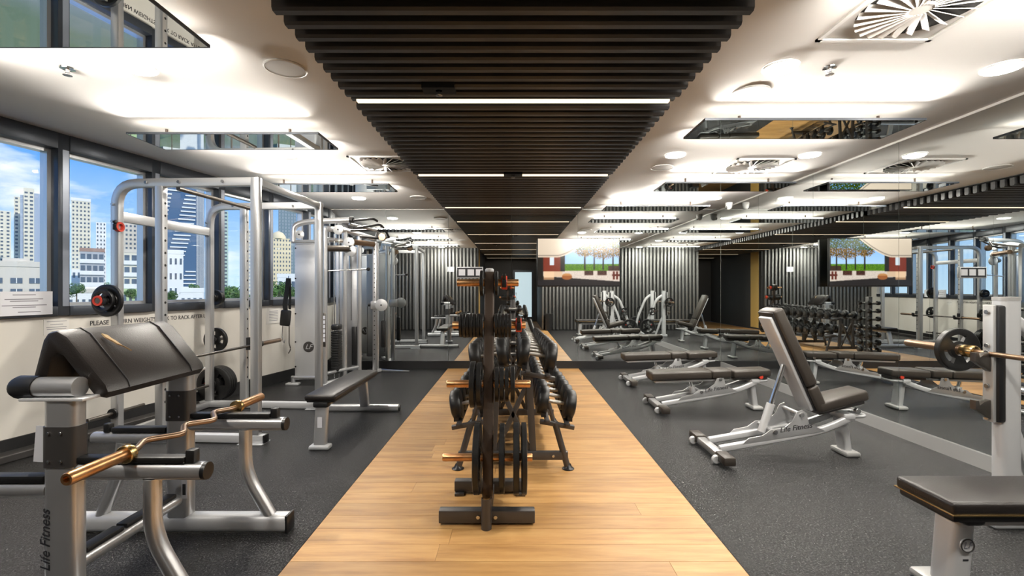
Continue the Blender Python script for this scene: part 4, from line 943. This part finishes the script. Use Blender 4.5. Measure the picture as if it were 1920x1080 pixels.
for xx in (-.27, -.02, .22, .36):
    for z in (H-3.3, H-1.5-.35): 
        f_ = obj('window', bx(BM(), w*xx-.55, w*xx+.55, -.08, .1, z-.35, z+.35), 'b_win', r_, flat=True); obj('frame', bx(BM(), w*xx-.04, w*xx+.04, -.1, .1, z-.35, z+.35), 'b_white', f_, flat=True)
bldg('tower_block', 'white tower with balconies in the second window', 134, 170, 377, 210, 'b_cream', 36, 'b_win', 5, roof='b_white', fw=.45)
bldg('tower_block', 'short white tower behind the brown roofed block', 180, 199, 417, 260, 'b_white', 28, 'b_win', 3, fw=.4)
bldg('apartment_block', 'grey balconied apartment block with brick rooftop, second window', 150, 196, 472, 105, 'b_grey', 13, 'b_win', 4, roof='b_brick', slabs=True, fw=.7, fh=.5)
bldg('apartment_block', 'small white annex block beside the grey apartment block', 134, 153, 505, 110, 'b_white', 10, 'b_win', 2, slabs=True)
bldg('apartment_block', 'beige apartment block with stacked balconies behind the rack post', 218, 272, 474, 100, 'b_cream', 13, 'b_win', 4, roof='b_beige', slabs=True, fw=.7, fh=.5)
bldg('tower_block', 'grey-beige tower behind the beige apartment block', 226, 272, 412, 220, 'b_beige', 28, 'b_win', 6, roof='b_grey', fw=.5)
bldg('low_building', 'pale lime low building below the beige apartments', 218, 272, 541, 70, 'b_lime', 7, 'b_win', 5, roof='b_white')
bldg('low_building', 'low white building at the foot of the second window', 128, 222, 549, 75, 'b_white', 6, 'b_win', 8, roof='b_beige')
r_, w, H, dp = bldg('glass_tower', 'tall blue glass tower with white diagonal bands in the third window', 308, 384, 300, 215, 'b_glassblue', 46, None, dep=.7)
wbm = BM(); fhgt = H/46
for i in range(8, 46):
    ph = (i % 19)/19.0; x0 = -w*.5+w*.55*ph; x1 = min(x0+w*.42, w*.28)
    bx(wbm, x0, x1, -.5, .1, i*fhgt, i*fhgt+fhgt*.3)
    if ph > .5: bx(wbm, -w*.5, -w*.5+w*.35*(ph-.4), -.5, .1, i*fhgt, i*fhgt+fhgt*.3)
o = obj('white_bands', wbm, 'b_white', r_, flat=True); o['kind'] = 'stuff'
wbm = BM()
for c in range(9): bx(wbm, w*(.30+c*.022), w*(.308+c*.022), -.3, .1, 0, H)
o = obj('white_fins', wbm, 'b_white', r_, flat=True); o['kind'] = 'stuff'
r_, w, H, dp = bldg('apartment_block', 'white stepped apartment block at the foot of the glass tower', 306, 344, 476, 92, 'b_white', 11, 'b_win', 4, roof='b_white', fw=.4, fh=.4)
obj('lower_step', bx(BM(), w/2, w*1.0, 1, dp, 0, H*.80), 'b_white', r_, flat=True); obj('lower_step', bx(BM(), w*1.0, w*1.35, 2, dp, 0, H*.66), 'b_white', r_, flat=True)
bldg('low_building', 'low white house below the glass tower', 338, 382, 548, 72, 'b_white', 7, 'b_win', 4, roof='b_white')
bldg('tower_block', 'slim green tower in the fourth window', 417, 428, 396, 260, 'b_green', 34, 'b_win', 1, fw=.6)
bldg('tower_block', 'beige ribbed tower behind the rack post in the fourth window', 461, 484, 432, 230, 'b_cream', 30, 'b_grey')
r_, w, H, dp = bldg('hotel_tower', 'golden cream tower with domed top in the fifth window', 506, 546, 447, 200, 'b_gold', 26, 'b_win', 7, fw=.35)
obj('dome', lathe(BM(), [(w*.36, H), (w*.34, H+1.2), (w*.22, H+2.6), (0, H+3.4)], 'z', (-w*.1, dp/2, 0), 20), 'b_gold', r_)
bldg('glass_tower', 'dark teal glass tower behind the golden tower', 522, 556, 388, 240, 'b_teal', 40, 'b_grey', 6, fw=.25, fh=.7)
bldg('low_building', 'white low pavilion beside the trees in the fifth window', 520, 556, 520, 90, 'b_white', 9, 'b_win', 3, roof='b_white')
bldg('tower_block', 'plain pale tower left of the frame, seen in the mirrors', -260, -190, 400, 230, 'b_white', 34, 'b_win', 6, roof='b_white')
def tree(px, ytop, d, wpx, label, m='leaf_a', seed=0):
    rnd = random.Random(seed); X, Y = (px-962)*d/875.0, d; zt = 1.35+(542-ytop)*d/875.0; R = wpx*d/875.0/2; H = zt+24
    r_ = thing('tree', label, 'tree', (X, Y, -24)); obj('trunk', tube(BM(), [(0, 0, 0), (R*.05, 0, H-R)], R*.07, n=8), 'bark', r_)
    b = BM(); blobs = [(Vector((rnd.uniform(-.55, .55)*R, rnd.uniform(-.5, .5)*R, H-R*1.0+rnd.uniform(-1.0, .35)*R)), R*rnd.uniform(.40, .62)) for _ in range(11)]
    for c, br in blobs:
        for _ in range(230):
            v = Vector((rnd.gauss(0, 1), rnd.gauss(0, 1), rnd.gauss(0, 1))).normalized(); p = c+v*br*rnd.uniform(.75, 1.03)
            a = Vector((rnd.gauss(0, 1), rnd.gauss(0, 1), rnd.gauss(0, 1))).normalized(); q = v.cross(a).normalized(); s = R*.075
            b.faces.new([b.verts.new(p+q*s), b.verts.new(p+a*s), b.verts.new(p-q*s), b.verts.new(p-a*s*.6)])
    o = obj('crown', b, m, r_, flat=True)
for i, (px, yt, d, wp, lab, m) in enumerate(((434, 530, 70, 46, 'round green tree in the fourth window', 'leaf_a'), (455, 538, 66, 36, 'smaller green tree beside the slim green tower', 'leaf_b'), (522, 518, 62, 44, 'bushy green tree in the fifth window', 'leaf_b'), (505, 528, 58, 34, 'lighter green tree at the left of the fifth window', 'leaf_a'),
        (143, 528, 60, 26, 'small dark tree by the second window mullion', 'leaf_b'), (208, 528, 64, 22, 'small green tree before the lime building', 'leaf_a'), (245, 538, 55, 20, 'low bushy tree before the lime building', 'leaf_b'), (322, 540, 55, 24, 'small tree at the foot of the white stepped block', 'leaf_b'), (366, 530, 80, 22, 'green tree beside the glass tower', 'leaf_a'), (545, 530, 66, 26, 'dark green tree at the right of the fifth window', 'leaf_b'))):
    tree(px, yt, d, wp, lab, m, i)
